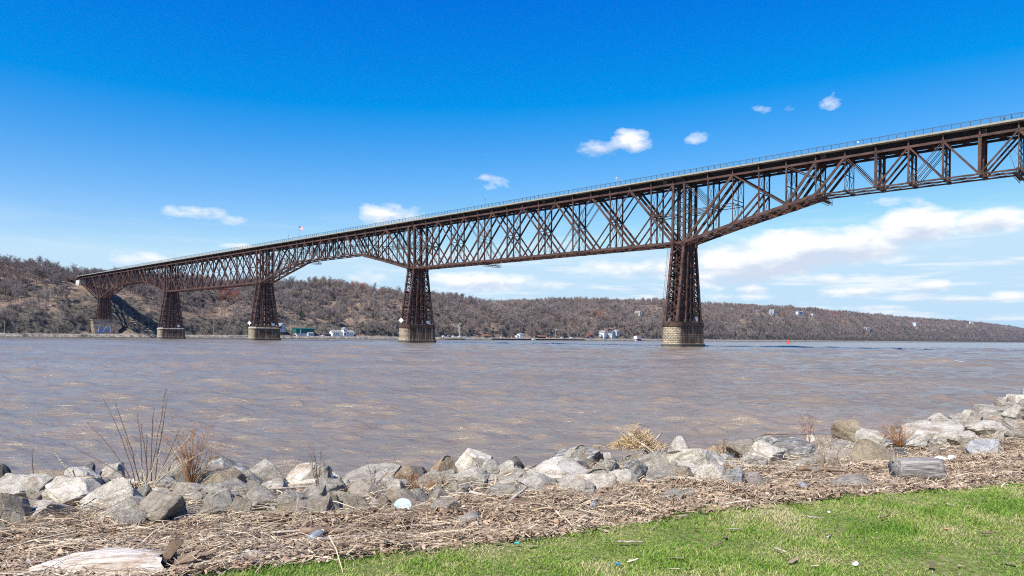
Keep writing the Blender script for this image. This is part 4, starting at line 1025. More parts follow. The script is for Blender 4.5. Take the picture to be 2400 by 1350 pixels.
car(208, 6, 'white van shaped car near the water left of the warehouse', M_SIDW); car(690, 10, 'red car by the landing flagpole', M_('car_red', (.35, .03, .03), .3)); car(702, 10, 'dark blue car right of the landing flagpole', M_('car_blue', (.05, .07, .15), .3)); car(680, 10, 'white car left of the landing flagpole', M_SIDW); car(724, 11, 'grey car near the right end of the landing', M_GREYM)
def util_pole(k, v, h, label, lean=0.0):
    o = tag(empty('utility_pole', far(k, v, -.3)), label, 'utility pole'); g = MB(); g.tube([(0, 0, 0), (lean * h, 0, h)], [.19, .13], 6); g.build('shaft', M_WOODP, o)
    g = MB(); g.beam(np.array(ALONG) * -1.0 + np.array((lean*h, 0, h-.7)), np.array(ALONG) * 1.0 + np.array((lean*h, 0, h-.7)), .12, .12); g.build('crossarm', M_WOODP, o)
M_WOODP = M_('pole_wood', (.36, .31, .25))
for k, v, h_, lb in ((-83, 12, 12.5, 'at the far left of the far bank'), (70, 12, 11.5, 'just right of the fourth stone pier'), (108, 12, 13, 'halfway between the third and fourth piers'), (203, 14, 19, 'tall, right beside the third stone pier'), (301, 12, 8.5, 'right of the long white house'), (355, 12, 7, 'left of the middle stone pier'), (502, 6, 6, 'right of the white barked tree'), (610, 8, 12, 'left of the landing cottage'), (760, 8, 6, 'at the end of the bulkhead'), (838, 14, 10, 'in front of the brown house')):
    util_pole(k, v, h_, 'weathered wooden utility pole ' + lb)
fp = tag(empty('flagpole', far(695, 4, 0), RZ_SHORE), 'white flagpole with a pale flag at the landing', 'flagpole')
g = MB(); g.tube([(0, 0, 0), (0, 0, 17)], [.22, .12], 6); g.build('shaft', M_WHITE, fp); g = MB()
for i in range(8): 
    a, b2 = i * .4, (i+1) * .4; g.add([(a, .2*math.sin(a*2), 14.6-.2*a), (b2, .2*math.sin(b2*2), 14.6-.2*b2), (b2, .2*math.sin(b2*2), 16.4-.2*b2), (a, .2*math.sin(a*2), 16.4-.2*a)], [(0,1,2,3)])
g.build('flag', M_WHITE, fp)
for i, k in enumerate((560, 585, 612, 640)):
    g = MB(); g.tube([(0, 0, 0), (0, 0, 2.6)], .3, 6); o = tag(g.build('marker_post', M_('post_yellow', (.5, .42, .04)) if i == 1 else M_WHITE, None, loc=far(k, 5, 0)), ('yellow' if i == 1 else 'white') + ' marker post on the landing lawn, ' + ['first', 'second', 'third', 'fourth'][i] + ' from the pavilion', 'post')
# red navigation buoy
bu = tag(empty('channel_buoy', (0, 0, 0)), 'small red channel buoy floating right of the nearest pier', 'buoy')
M_BUOY = M_('buoy_red', (.65, .06, .03), .5)
g = MB(); g.tube([(0, 0, -.5), (0, 0, .5)], 1.5, 14); g.build('float', M_BUOY, bu); g = MB()
for k in range(4): a = k * math.pi/2; g.beam((1.1*math.cos(a), 1.1*math.sin(a), .5), (.35*math.cos(a), .35*math.sin(a), 3.6), .22, .22)
g.tube([(0, 0, 2.2), (0, 0, 3.9)], [.95, .15], 10); g.tube([(0, 0, .5), (0, 0, 2.2)], .5, 8); g.build('frame', M_BUOY, bu)
bu.location = (243.8, 624.2, 0)
# masts beyond the left hill
def mast(name, k, v, h, r, label):
    p = far(k, v); o = tag(empty(name, p), label, 'mast'); g = MB()
    for i in range(3):
        a = i * 2.094; g.tube([(r*math.cos(a), r*math.sin(a), 0), (r*math.cos(a)*.6, r*math.sin(a)*.6, h)], .12, 4)
    n = int(h / 2.5)
    for j in range(n):
        z0, z1 = h*j/n, h*(j+1)/n
        for i in range(3):
            a, b2 = i*2.094, (i+1)*2.094; g.beam((r*math.cos(a), r*math.sin(a), z0), (r*math.cos(b2)*.97, r*math.sin(b2)*.97, z1), .1, .1)
    g.build('lattice_frame', M_RAIL, o)
mast('radio_mast', -115, 420, 66, .55, 'very tall thin radio mast rising from behind the left hill'); mast('lattice_pylon', -85, 230, 22, .8, 'short lattice pylon poking above the left treetops')

HAZE = 1.9e-5
# ------------------------------------------------------------------ river
WAKE1 = [(-148.5, 439.2), (-51.2, 423.9), (31.6, 373.7), (80.6, 370.6), (88.8, 319.7), (127.5, 301.6), (147.5, 257.2), (162.7, 220.9), (200, 150)]
WAKE2 = [(50.5, 122), (54.9, 108.7), (57.7, 98.5), (61.0, 93.6), (66.7, 88.5), (80, 78)]
def line_dist(X, Y, pts):
    best = np.full(X.shape, 1e9)
    for (x0, y0), (x1, y1) in zip(pts[:-1], pts[1:]):
        dx, dy = x1-x0, y1-y0; t = np.clip(((X-x0)*dx + (Y-y0)*dy) / (dx*dx+dy*dy), 0, 1)
        px_, py_ = X-x0-t*dx, Y-y0-t*dy; sg = np.sign(px_*dy - py_*dx); d = np.hypot(px_, py_) * sg
        best = np.where(np.abs(d) < np.abs(best), d, best)
    return best
ang = np.concatenate([np.linspace(-88, -46, 30)[:-1], np.linspace(-46, 46, 800), np.linspace(46, 88, 30)[1:]])
rr = [5.0]
while rr[-1] < 16000: rr.append(rr[-1] * (1.0046 if 8 < rr[-1] < 90 else 1.0048 if rr[-1] < 430 else 1.016 if rr[-1] < 900 else 1.05))
rr = np.array(rr); A, Rr = np.meshgrid(np.radians(ang), rr, indexing='ij')
Xw = Rr * np.sin(A); Yw = Rr * np.cos(A) - 3.0; Zw = np.zeros_like(Xw)
rw = np.random.RandomState(8); dr = Rr * np.where(Rr < 430, .005, .016)
wdir = R(262)
swell = 1.0 + .55 * fbm(Xw / 2.6, Yw / 2.2, 3)
for i in range(70):
    lam = .30 * (8.0 ** rw.rand()); th_ = wdir + rw.normal(0, .48); kx, ky = math.cos(th_) * 2*math.pi/lam, math.sin(th_) * 2*math.pi/lam
    amp = .0068 * lam
    att = np.clip((lam / dr - 2.5) / 2.5, 0, 1)
    ph = kx * Xw + ky * Yw + rw.rand() * 6.28 + 1.1 * vnoise(Xw / (lam * 4) + i, Yw / (lam * 4))
    Zw += amp * att * swell * (np.exp(np.sin(ph)) - 1.266) * .9
for i in range(26):
    lam = 2.6 * (5.5 ** rw.rand()); th_ = wdir + rw.normal(0, .35); kx, ky = math.cos(th_) * 2*math.pi/lam, math.sin(th_) * 2*math.pi/lam
    att = np.clip((lam / dr - 2.5) / 2.5, 0, 1) * (.25 + .75 * np.clip((Rr - 30) / 80, 0, 1))
    ph = kx * Xw + ky * Yw + rw.rand() * 6.28 + 1.5 * vnoise(Xw / (lam * 3) + i, Yw / (lam * 3))
    Zw += .0058 * lam * att * (np.exp(np.sin(ph)) - 1.266)
d1 = line_dist(Xw, Yw, WAKE1); d2 = line_dist(Xw, Yw, WAKE2)
g1 = fbm(Xw / 9, Yw / 9, 3); Zw += (.40 + .12 * g1) * np.exp(-(d1 / 2.1) ** 2)
g2 = fbm(Xw / 3, Yw / 3, 3); edge = sm(48, 60, Xw)
Zw += (.24 + .07 * g2) * edge * (np.exp(-((d2) / 1.15) ** 2) + .5 * np.exp(-((d2 - 3.2) / 1.1) ** 2))
nk, nv = Xw.shape; idx = np.arange(nk * nv).reshape(nk, nv)
Fq = np.stack([idx[:-1, :-1], idx[:-1, 1:], idx[1:, 1:], idx[1:, :-1]], -1).reshape(-1, 4)[:, ::-1]
m, nt, b = mat('river_water', (.2, .145, .095), .1, .5)
oc = nnode(nt, 'ShaderNodeTexCoord').outputs['Object']
mp = nnode(nt, 'ShaderNodeMapping'); mp.inputs['Scale'].default_value = (.5, 1.15, 1); mp.inputs['Rotation'].default_value = (0, 0, R(6)); nt.links.new(oc, mp.inputs[0])
nA = noise(nt, mp.outputs[0], 1.15, 3, .6, .4); nB = noise(nt, mp.outputs[0], 6.5, 5, .65, .6); nC = noise(nt, mp.outputs[0], .05, 4, .6)
hgt = mth(nt, 'ADD', mth(nt, 'MULTIPLY', nA.outputs[0], .26), mth(nt, 'ADD', mth(nt, 'MULTIPLY', nB.outputs[0], .085), mth(nt, 'MULTIPLY', noise(nt, mp.outputs[0], .22, 3, .6, .3).outputs[0], .5)))
bp = nnode(nt, 'ShaderNodeBump'); bp.inputs['Distance'].default_value = 1.0; bp.inputs['Strength'].default_value = .8
nt.links.new(hgt, bp.inputs['Height']); nt.links.new(bp.outputs[0], b.inputs['Normal'])
foam = mth(nt, 'MULTIPLY', mapr(nt, nB.outputs[0], .64, .70), mapr(nt, nC.outputs[0], .5, .64))  # white specks: foam, with crest glints put into the water colour
at = nnode(nt, 'ShaderNodeAttribute'); at.attribute_name = 'rnd'
foam = mth(nt, 'MAXIMUM', foam, mth(nt, 'MULTIPLY', at.outputs['Fac'], mapr(nt, nB.outputs[0], .45, .55)))
col = mixc(nt, mapr(nt, nC.outputs[0], .35, .65), (.182, .146, .103), (.238, .190, .134))
col = mixc(nt, foam, col, (.8, .8, .78)); nt.links.new(col, b.inputs['Base Color'])
b.inputs['IOR'].default_value = 1.5
nt.links.new(mth(nt, 'ADD', .19, mth(nt, 'MULTIPLY', foam, .6)), b.inputs['Roughness'])
foam_at = (np.exp(-((d2 + 1.9 * 1) / .55) ** 2) * sm(47, 52, Xw) * (1 - sm(60, 78, Xw)) * np.clip(g2 * 2 + .9, 0, 1)).astype(np.float32)
tag(link('water', big_mesh('water', np.stack([Xw, Yw, Zw], -1).reshape(-1, 3), Fq, m, foam_at.ravel(), True)), 'muddy brown choppy river water', kind='structure')

# ------------------------------------------------------------------ near bank
CRX = [(-300, -40), (-60, -4), (-20, 7.2), (-8.31, 9.83), (-7.27, 10.04), (-5.76, 10.62), (-3.74, 10.37), (-2.47, 10.26), (-1.27, 10.65), (-0.67, 11.2), (0.75, 12.1), (2.34, 12.82), (4.04, 13.33), (5.99, 14.13), (7.64, 15.5), (8.84, 16.4), (10.67, 18.2), (15.08, 22.4), (19.26, 26.54), (25.15, 32.01), (60, 66), (300, 290)]
INX = [(-300, -44), (-60, -8), (-20, 1.5), (-5.5, 6.4), (-4.78, 6.61), (-3.77, 6.95), (-2.55, 7.08), (-1.33, 7.39), (-0.48, 8.12), (0.52, 8.39), (1.66, 9.07), (2.9, 9.56), (5.08, 10.48), (6.87, 11.34), (9.17, 12.9), (13, 16.5), (20, 23), (30, 33), (60, 60), (300, 280)]
GRX = [(-300, -50), (-60, -14), (-20, -3), (-6, 2.6), (-2.6, 4.5), (-2.08, 4.86), (-1.51, 5.22), (-0.64, 5.52), (0.01, 5.76), (1.18, 6.42), (2.09, 6.85), (3.68, 7.58), (4.82, 7.95), (6.14, 8.44), (6.88, 8.74), (10, 10), (20, 17), (30, 26), (60, 52), (300, 270)]
def curve(T, x): return np.interp(x, [p[0] for p in T], [p[1] for p in T])
def bank_h(x, y):
    x = np.asarray(x, float); y = np.asarray(y, float)
    G = curve(GRX, x); I = curve(INX, x); C = curve(CRX, x)
    ys = [G - .2, G + .5, I, C - .7, C, C + 3.2, C + 6.0]; zs = [1.39, 1.29, 1.16, .93, .74, -.35, -1.8]
    z = np.full(np.broadcast(x, y).shape, 1.39)
    for i in range(6):
        t = np.clip((y - ys[i]) / (ys[i+1] - ys[i]), 0, 1); z = z + (zs[i+1] - zs[i]) * t
    return z

gx = np.concatenate([[-900, -500, -300, -200, -120, -80, -60, -45, -34, -26, -20, -16, -13, -11], np.arange(-10, 13.5, .07), np.arange(13.5, 34, .25), [36, 40, 46, 54, 64, 80, 110, 160, 230, 300]])
gy = np.concatenate([[-900, -500, -250, -120, -60, -30, -15, -8, -3, 0, 1.2], np.arange(2, 17.6, .07), np.arange(17.6, 44, .25), [46, 50, 56, 64, 76, 95, 130, 180, 240, 320]])
GX, GY = np.meshgrid(gx, gy, indexing='ij')
def ground_z(x, y):
    z = bank_h(x, y); G = curve(GRX, x)
    lawn = 1 - sm(-.3, .3, y - G)
    return z + lawn * (fbm(x * 1.1, y * 1.1, 3) * .028) + (1 - lawn) * (fbm(x * 1.6, y * 1.6, 4) * .05 + fbm(x * 7, y * 7, 2) * .014)
GZ = ground_z(GX, GY)
nk, nv = GX.shape; idx = np.arange(nk * nv).reshape(nk, nv)
Fq = np.stack([idx[:-1, :-1], idx[1:, :-1], idx[1:, 1:], idx[:-1, 1:]], -1).reshape(-1, 4)
lawnat = (1 - sm(-.12, .16, GY - curve(GRX, GX) + fbm(GX * 2.2, GY * 2.2, 3) * .28)).ravel()
m, nt, b = mat('bank_ground', (.2, .15, .1), .95, .1)
oc = nnode(nt, 'ShaderNodeTexCoord').outputs['Object']
n1 = noise(nt, oc, 1.3, 5, .6); n2 = noise(nt, oc, 16, 6, .75); n3 = noise(nt, oc, 70, 4, .8)
lit_c = ramp(nt, n2.outputs[0], [(.32, (.10, .07, .05)), (.5, (.22, .165, .115)), (.66, (.38, .30, .22))])
lit_c = mixc(nt, mapr(nt, n1.outputs[0], .55, .7), lit_c, (.14, .125, .11))
grs = ramp(nt, n2.outputs[0], [(.3, (.09, .11, .03)), (.5, (.19, .22, .06)), (.68, (.40, .34, .18))])
at = nnode(nt, 'ShaderNodeAttribute'); at.attribute_name = 'rnd'
c = mixc(nt, at.outputs['Fac'], lit_c, grs)
c = mixc(nt, mapr(nt, n3.outputs[0], .4, .75, 0, .5), c, (.06, .05, .035))
nt.links.new(c, b.inputs['Base Color'])
bp = nnode(nt, 'ShaderNodeBump'); bp.inputs['Distance'].default_value = .03; nt.links.new(n2.outputs[0], bp.inputs['Height']); nt.links.new(bp.outputs[0], b.inputs['Normal'])
tag(link('ground', big_mesh('ground', np.stack([GX, GY, GZ], -1).reshape(-1, 3), Fq, m, lawnat, True)), 'near river bank of lawn and drift litter', kind='structure')

# ------------------------------------------------------------------ boulders
def rock_mat(name, c0, c1, c2, f2=(.55, .72), lich=(.10, .09, .045)):
    m, nt, b = mat(name, c0, .92, .15)
    oc = nnode(nt, 'ShaderNodeTexCoord').outputs['Object']; oi = nnode(nt, 'ShaderNodeObjectInfo')
    ad = nnode(nt, 'ShaderNodeVectorMath'); ad.operation = 'ADD'; nt.links.new(oc, ad.inputs[0])
    sc2 = nnode(nt, 'ShaderNodeVectorMath'); sc2.operation = 'SCALE'; sc2.inputs[0].default_value = (7, 3, 5); nt.links.new(mth(nt, 'MULTIPLY', oi.outputs['Random'], 9.0), sc2.inputs['Scale']); nt.links.new(sc2.outputs[0], ad.inputs[1])
    v = ad.outputs[0]
    n1 = noise(nt, v, 1.6, 7, .62); n2 = noise(nt, v, 3.1, 7, .68, .4); n3 = noise(nt, v, 26, 5, .7); n4 = noise(nt, v, 1.1, 5, .6)
    c = ramp(nt, n1.outputs[0], [(.34, c0), (.62, c1)])
    c = mixc(nt, mapr(nt, n2.outputs[0], *f2), c, c2)
    c = mixc(nt, mapr(nt, n4.outputs[0], .58, .68, 0, .5), c, (.26, .14, .07))
    c = mixc(nt, mapr(nt, n3.outputs[0], .55, .8, 0, .55), c, (.10, .095, .09))
    ge = nnode(nt, 'ShaderNodeNewGeometry'); sx = nnode(nt, 'ShaderNodeSeparateXYZ'); nt.links.new(oc, sx.inputs[0])
    moss = mth(nt, 'MULTIPLY', mapr(nt, sx.outputs[2], -.1, -.75), mapr(nt, n2.outputs[0], .4, .6))
    c = mixc(nt, mth(nt, 'MULTIPLY', moss, .6), c, lich)
    nt.links.new(c, b.inputs['Base Color'])
    vo = nnode(nt, 'ShaderNodeTexVoronoi'); vo.feature = 'DISTANCE_TO_EDGE'; vo.inputs['Scale'].default_value = 2.3
    wv = nnode(nt, 'ShaderNodeVectorMath'); wv.operation = 'ADD'; nt.links.new(v, wv.inputs[0]); nt.links.new(noise(nt, v, 2.5, 4).outputs[1], wv.inputs[1]); nt.links.new(wv.outputs[0], vo.inputs[0])
    crk = mapr(nt, vo.outputs[0], 0, .03)
    h = mth(nt, 'ADD', mth(nt, 'ADD', n2.outputs[0], mth(nt, 'MULTIPLY', n3.outputs[0], .25)), mth(nt, 'MULTIPLY', crk, .13))
    bp = nnode(nt, 'ShaderNodeBump'); bp.inputs['Distance'].default_value = .05; nt.links.new(h, bp.inputs['Height']); nt.links.new(bp.outputs[0], b.inputs['Normal'])
    return m
RM = {'l': rock_mat('pale_limestone', (.30, .265, .21), (.50, .455, .385), (.69, .65, .585)),
      'L': rock_mat('white_limestone', (.40, .35, .27), (.62, .56, .465), (.77, .725, .65)),
      'g': rock_mat('grey_limestone', (.21, .185, .145), (.37, .335, .28), (.55, .51, .445)),
      'b': rock_mat('brown_grey_rock', (.22, .18, .135), (.35, .30, .235), (.44, .40, .34)),
      'B': rock_mat('tan_rock', (.24, .19, .13), (.33, .27, .19), (.38, .32, .25)),
      'd': rock_mat('dark_rock', (.075, .07, .066), (.16, .15, .14), (.28, .27, .26)),
      'D': rock_mat('dark_sided_rock', (.10, .095, .085), (.22, .205, .18), (.42, .405, .38), (.5, .62)),
      'o': rock_mat('orange_stained_rock', (.30, .19, .10), (.38, .30, .21), (.44, .41, .36)),
      'G': rock_mat('mottled_grey_rock', (.22, .22, .21), (.44, .44, .44), (.13, .13, .13)),
      'r': rock_mat('pinkish_rock', (.33, .26, .23), (.44, .38, .35), (.5, .47, .45))}
def rock_co(seed, sub=4):
    bm = bmesh.new(); bmesh.ops.create_icosphere(bm, subdivisions=sub, radius=1.0)
    co = np.array([v.co[:] for v in bm.verts]); F = [[v.index for v in f.verts] for f in bm.faces]; bm.free()
    r = np.random.RandomState(seed); co0 = co.copy()
    co = co * 1.35
    npl = r.randint(11, 18)
    for i in range(npl):
        n = r.normal(size=3); n[2] *= .75; n /= np.linalg.norm(n); d = r.uniform(.55, .92)
        t = co @ n - d; co = co - np.outer(np.maximum(t, 0) * .95, n)
    for s_, a_ in ((1.3, .09), (3.1, .06), (8, .032), (19, .018)):
        q = co0 * s_ + seed
        dsp = (fbm(q[:, 0] + q[:, 2] * 1.7, q[:, 1] - q[:, 2] * .9, 2)) * a_
        co = co * (1 + dsp[:, None])
    co -= (co.max(0) + co.min(0)) / 2; co /= (co.max(0) - co.min(0)) / 2
    return co, F
RCO = [rock_co(s, 5) for s in range(22)]
RCS = [rock_co(s, 3) for s in range(40, 52)]
def rock_mesh(co, F, m):
    me = big_mesh('boulder', co, np.array(F), m, None, False)
    return me
_cache = {}
def rockme(i, t, small=False):
    if (i, t, small) not in _cache: _cache[(i, t, small)] = rock_mesh(*(RCS if small else RCO)[i % (12 if small else 22)], RM[t])
    return _cache[(i, t, small)]
RK = random.Random(21)
ROCKS = [(-7.45, 10.41, 0.6, 0.17, 0.46, 'd'), (-6.13, 8.83, 0.99, 0.51, 0.24, 'l'), (-7.02, 10.67, 0.56, 0.49, 0.37, 'o'), (-6.0, 9.1, 0.98, 0.16, 0.15, 'b'), (-5.16, 7.3, 1.1, 0.26, 0.26, 'b'), (-5.59, 8.27, 1.04, 0.2, 0.11, 'b'), (-5.14, 7.6, 1.08, 0.34, 0.1, 'g'), (-5.81, 9.46, 0.96, 0.54, 0.23, 'l'), (-5.06, 8.22, 1.04, 0.57, 0.29, 'L'), (-4.38, 7.77, 1.08, 0.49, 0.32, 'L'), (-6.17, 10.96, 0.57, 0.39, 0.42, 'l'), (-6.51, 10.77, 0.59, 0.22, 0.42, 'd'), (-4.27, 8.18, 1.05, 0.24, 0.21, 'g'), (-4.76, 9.54, 0.95, 0.53, 0.21, 'g'), (-5.31, 10.98, 0.6, 0.21, 0.34, 'g'), (-5.14, 10.98, 0.59, 0.32, 0.48, 'g'), (-4.39, 9.33, 0.96, 0.17, 0.1, 'g'), (-4.45, 11.06, 0.54, 0.89, 0.5, 'D'), (-3.58, 8.78, 1.0, 0.56, 0.17, 'g'), (-3.42, 7.04, 1.16, 0.48, 0.26, 'b'), (-3.46, 9.01, 0.99, 0.34, 0.17, 'g'), (-2.98, 7.29, 1.14, 0.31, 0.23, 'g'), (-3.6, 8.19, 1.06, 0.25, 0.12, 'g'), (-3.55, 9.64, 0.93, 0.34, 0.22, 'g'), (-3.32, 9.14, 0.97, 0.2, 0.13, 'b'), (-3.71, 10.87, 0.57, 0.52, 0.47, 'g'), (-3.23, 9.48, 0.94, 0.23, 0.12, 'b'), (-2.81, 7.89, 1.08, 0.37, 0.2, 'g'), (-2.75, 7.19, 1.15, 0.17, 0.19, 'b'), (-2.46, 7.77, 1.1, 0.33, 0.19, 'g'), (-3.19, 10.9, 0.54, 0.79, 0.42, 'L'), (-3.02, 10.79, 0.57, 0.45, 0.45, 'g'), (-2.29, 8.21, 1.06, 0.27, 0.2, 'g'), (-2.32, 8.93, 0.99, 0.36, 0.19, 'g'), (-2.17, 7.24, 1.15, 0.24, 0.16, 'b'), (-1.94, 7.22, 1.16, 0.22, 0.18, 'b'), (-1.81, 7.32, 1.16, 0.11, 0.18, 'g'), (-4.94, 7.11, 1.12, 0.16, 0.08, 'g'), (-3.64, 6.83, 1.17, 0.26, 0.13, 'g'), (-4.79, 6.69, 1.15, 0.1, 0.08, 'g'), (-2.21, 10.95, 0.53, 0.82, 0.43, 'g'), (-2.27, 8.97, 0.99, 0.34, 0.2, 'g'), (-1.78, 8.67, 1.03, 0.45, 0.19, 'b'), (-1.53, 9.26, 0.99, 0.27, 0.14, 'l'), (-1.72, 10.96, 0.59, 0.33, 0.38, 'o'), (-1.73, 7.56, 1.14, 0.4, 0.2, 'b'), (-1.4, 7.65, 1.13, 0.17, 0.15, 'b'), (-1.13, 7.71, 1.15, 0.37, 0.17, 'b'), (-1.99, 7.34, 1.15, 0.25, 0.17, 'b'), (-1.57, 7.09, 1.18, 0.27, 0.08, 'b'), (-1.21, 7.17, 1.18, 0.14, 0.08, 'b'), (-0.82, 8.29, 1.12, 0.22, 0.12, 'g'), (-0.69, 7.32, 1.2, 0.26, 0.12, 'g'), (-1.09, 9.28, 1.01, 0.34, 0.25, 'g'), (-1.06, 11.3, 0.58, 0.34, 0.5, 'o'), (-0.65, 11.73, 0.56, 0.55, 0.56, 'L'), (-0.9, 9.78, 0.98, 0.29, 0.18, 'g'), (-0.51, 9.12, 1.07, 0.38, 0.25, 'l'), (-0.65, 8.61, 1.1, 0.29, 0.11, 'g'), (-0.74, 9.2, 1.04, 0.26, 0.17, 'g'), (-0.09, 9.18, 1.08, 0.45, 0.14, 'l'), (-0.02, 10.14, 1.0, 0.47, 0.24, 'l'), (-0.3, 10.18, 0.98, 0.3, 0.24, 'g'), (0.05, 12.13, 0.58, 0.41, 0.37, 'd'), (0.32, 8.83, 1.12, 0.43, 0.2, 'l'), (-0.03, 8.26, 1.16, 0.41, 0.12, 'g'), (0.73, 9.79, 1.06, 0.85, 0.25, 'L'), (1.12, 12.84, 0.55, 0.79, 0.45, 'D'), (0.79, 9.52, 1.08, 0.25, 0.11, 'g'), (1.2, 12.78, 0.58, 0.41, 0.5, 'l'), (1.36, 10.21, 1.05, 0.31, 0.21, 'g'), (1.58, 12.89, 0.6, 0.19, 0.44, 'o'), (0.73, 8.59, 1.15, 0.33, 0.1, 'g'), (1.69, 12.96, 0.59, 0.31, 0.31, 'l'), (1.6, 9.25, 1.14, 0.19, 0.22, 'g'), (-1.45, 11.02, 0.59, 0.26, 0.38, 'd'), (2.68, 10.28, 1.09, 0.71, 0.33, 'L'), (3.2, 13.54, 0.58, 0.37, 0.52, 'l'), (2.58, 9.37, 1.16, 0.4, 0.17, 'l'), (2.46, 11.89, 0.95, 0.39, 0.21, 'g'), (1.62, 9.34, 1.14, 0.34, 0.25, 'D'), (1.37, 10.12, 1.06, 0.25, 0.21, 'D'), (2.11, 9.84, 1.11, 0.37, 0.19, 'g'), (4.0, 13.8, 0.58, 0.52, 0.36, 'o'), (3.39, 11.66, 1.0, 0.29, 0.15, 'g'), (2.75, 8.79, 1.21, 0.25, 0.21, 'G'), (3.01, 8.74, 1.22, 0.17, 0.15, 'r'), (3.8, 11.24, 1.05, 0.28, 0.13, 'l'), (4.17, 11.52, 1.03, 0.46, 0.29, 'L'), (4.11, 12.62, 0.93, 0.46, 0.27, 'b'), (4.96, 12.5, 0.98, 0.98, 0.3, 'D'), (6.39, 14.87, 0.6, 0.24, 0.42, 'L'), (7.61, 15.92, 0.59, 0.54, 0.59, 'B'), (5.33, 11.55, 1.07, 0.71, 0.15, 'b'), (5.59, 10.88, 1.15, 0.51, 0.3, 'B'), (7.47, 14.51, 0.94, 0.58, 0.25, 'l'), (7.7, 14.22, 0.98, 0.32, 0.34, 'D'), (7.15, 12.89, 1.05, 0.62, 0.24, 'l'), (8.3, 14.11, 1.02, 1.04, 0.34, 'l'), (9.87, 16.07, 0.98, 0.68, 0.26, 'l'), (11.25, 17.52, 0.97, 0.57, 0.25, 'g'), (9.71, 14.45, 1.08, 0.68, 0.31, 'l'), (7.56, 11.31, 1.19, 0.46, 0.25, 'G'), (13.08, 19.32, 0.96, 0.91, 0.32, 'g'), (9.43, 13.54, 1.13, 0.34, 0.21, 'l'), (12.14, 17.8, 1.01, 0.58, 0.25, 'g'), (12.58, 17.66, 1.05, 0.48, 0.39, 'l'), (10.99, 15.45, 1.1, 0.39, 0.22, 'g'), (9.38, 13.12, 1.16, 0.3, 0.25, 'g'), (18.64, 26.32, 0.6, 0.53, 0.46, 'l'), (16.25, 22.67, 0.94, 0.4, 0.31, 'g'), (5.5, 10.03, 1.2, 0.25, 0.13, 'b'), (8.31, 12.94, 1.11, 0.42, 0.25, 'l'), (4.07, 8.48, 1.27, 0.38, 0.09, 'g'), (1.72, 7.58, 1.26, 0.21, 0.12, 'g'), (6.08, 13.12, 0.96, 0.43, 0.14, 'g'), (7.61, 12.92, 1.08, 0.35, 0.15, 'g'), (8.27, 16.39, 0.6, 0.33, 0.36, 'B'), (16.35, 23.43, 0.8, 0.47, 0.35, 'g'), (7.77, 11.23, 1.2, 0.34, 0.07, 'g'), (7.64, 10.58, 1.23, 0.11, 0.09, 'd')]
SPECIAL = {1: 'pale grey boulder with a tilted top at the left edge', 8: 'largest whitish boulder at the left, under the drooping dead grass', 9: 'broad pale slab sloping right beside the largest left boulder', 17: 'long grey boulder with a dark right side behind the orange bush', 30: 'cream white sloping boulder left of centre', 40: 'broad grey cracked boulder standing against the water left of centre', 48: 'wide flat topped brown grey boulder just above the pale blue disc', 55: 'tall whitish boulder sticking up highest in the centre of the bank', 66: 'long pale boulder, widest in the centre right part of the bank', 67: 'long dark grey boulder lying behind the widest pale boulder', 77: 'big white and grey rounded boulder right of the reed heap', 86: 'mottled grey faceted boulder sitting alone in the litter', 87: 'pinkish rounded stone in the litter right of the mottled boulder', 89: 'white pointed boulder in front of the dark mossy boulder', 91: 'wide dark mossy boulder under the arched twig', 93: 'pointed tan boulder standing against the water on the right', 95: 'tan brown cracked boulder above the pale branches', 103: 'mottled grey boulder alone at the litter edge on the far right', 115: 'flat greenish grey boulder half buried near the lawn edge'}
TL = {'l': ('pale grey angular boulder in the riprap bank by the water', 'pale grey riprap boulders'), 'L': ('big whitish limestone boulder on the riprap bank', 'whitish riprap boulders'),
      'g': ('mid grey boulder wedged in the riprap bank', 'mid grey riprap boulders'), 'b': ('brownish grey boulder low in the riprap bank', 'brown grey riprap boulders'), 'B': ('tan brown boulder in the riprap bank on the right', 'tan riprap boulders'),
      'd': ('small dark boulder at the outer edge of the riprap', 'dark riprap boulders'), 'D': ('grey boulder with a dark shaded mossy side in the riprap', 'dark sided riprap boulders'), 'o': ('boulder with orange iron stains in the riprap', 'orange stained riprap boulders'),
      'G': ('mottled grey boulder at the inner edge of the riprap', 'mottled riprap boulders'), 'r': ('pinkish rounded boulder lying in the drift litter', None)}
def put_rock(x, y, z, w, h, t, small=False, label=None, group=None, name='boulder'):
    o = link(name, rockme(RK.randrange(12 if small else 22), t, small))
    hh = h * .5 + (.05 if small else .09); dp = w * RK.uniform(.7, .95)
    o.scale = (w * .54, dp * .54, hh); o.location = (x, y, z + h - hh)
    o.rotation_euler = (RK.uniform(-.12, .12), RK.uniform(-.12, .12), RK.choice((0, math.pi)) + RK.uniform(-.5, .5))
    tag(o, label or TL[t][0], 'boulder' if name == 'boulder' else 'rock', group if group else (TL[t][1] if not label else None))
    return o
for i, (x, y, z, w, h, t) in enumerate(ROCKS):
    put_rock(x, y, z, w * 1.2, h * 1.06 + .02, t, label=SPECIAL.get(i))
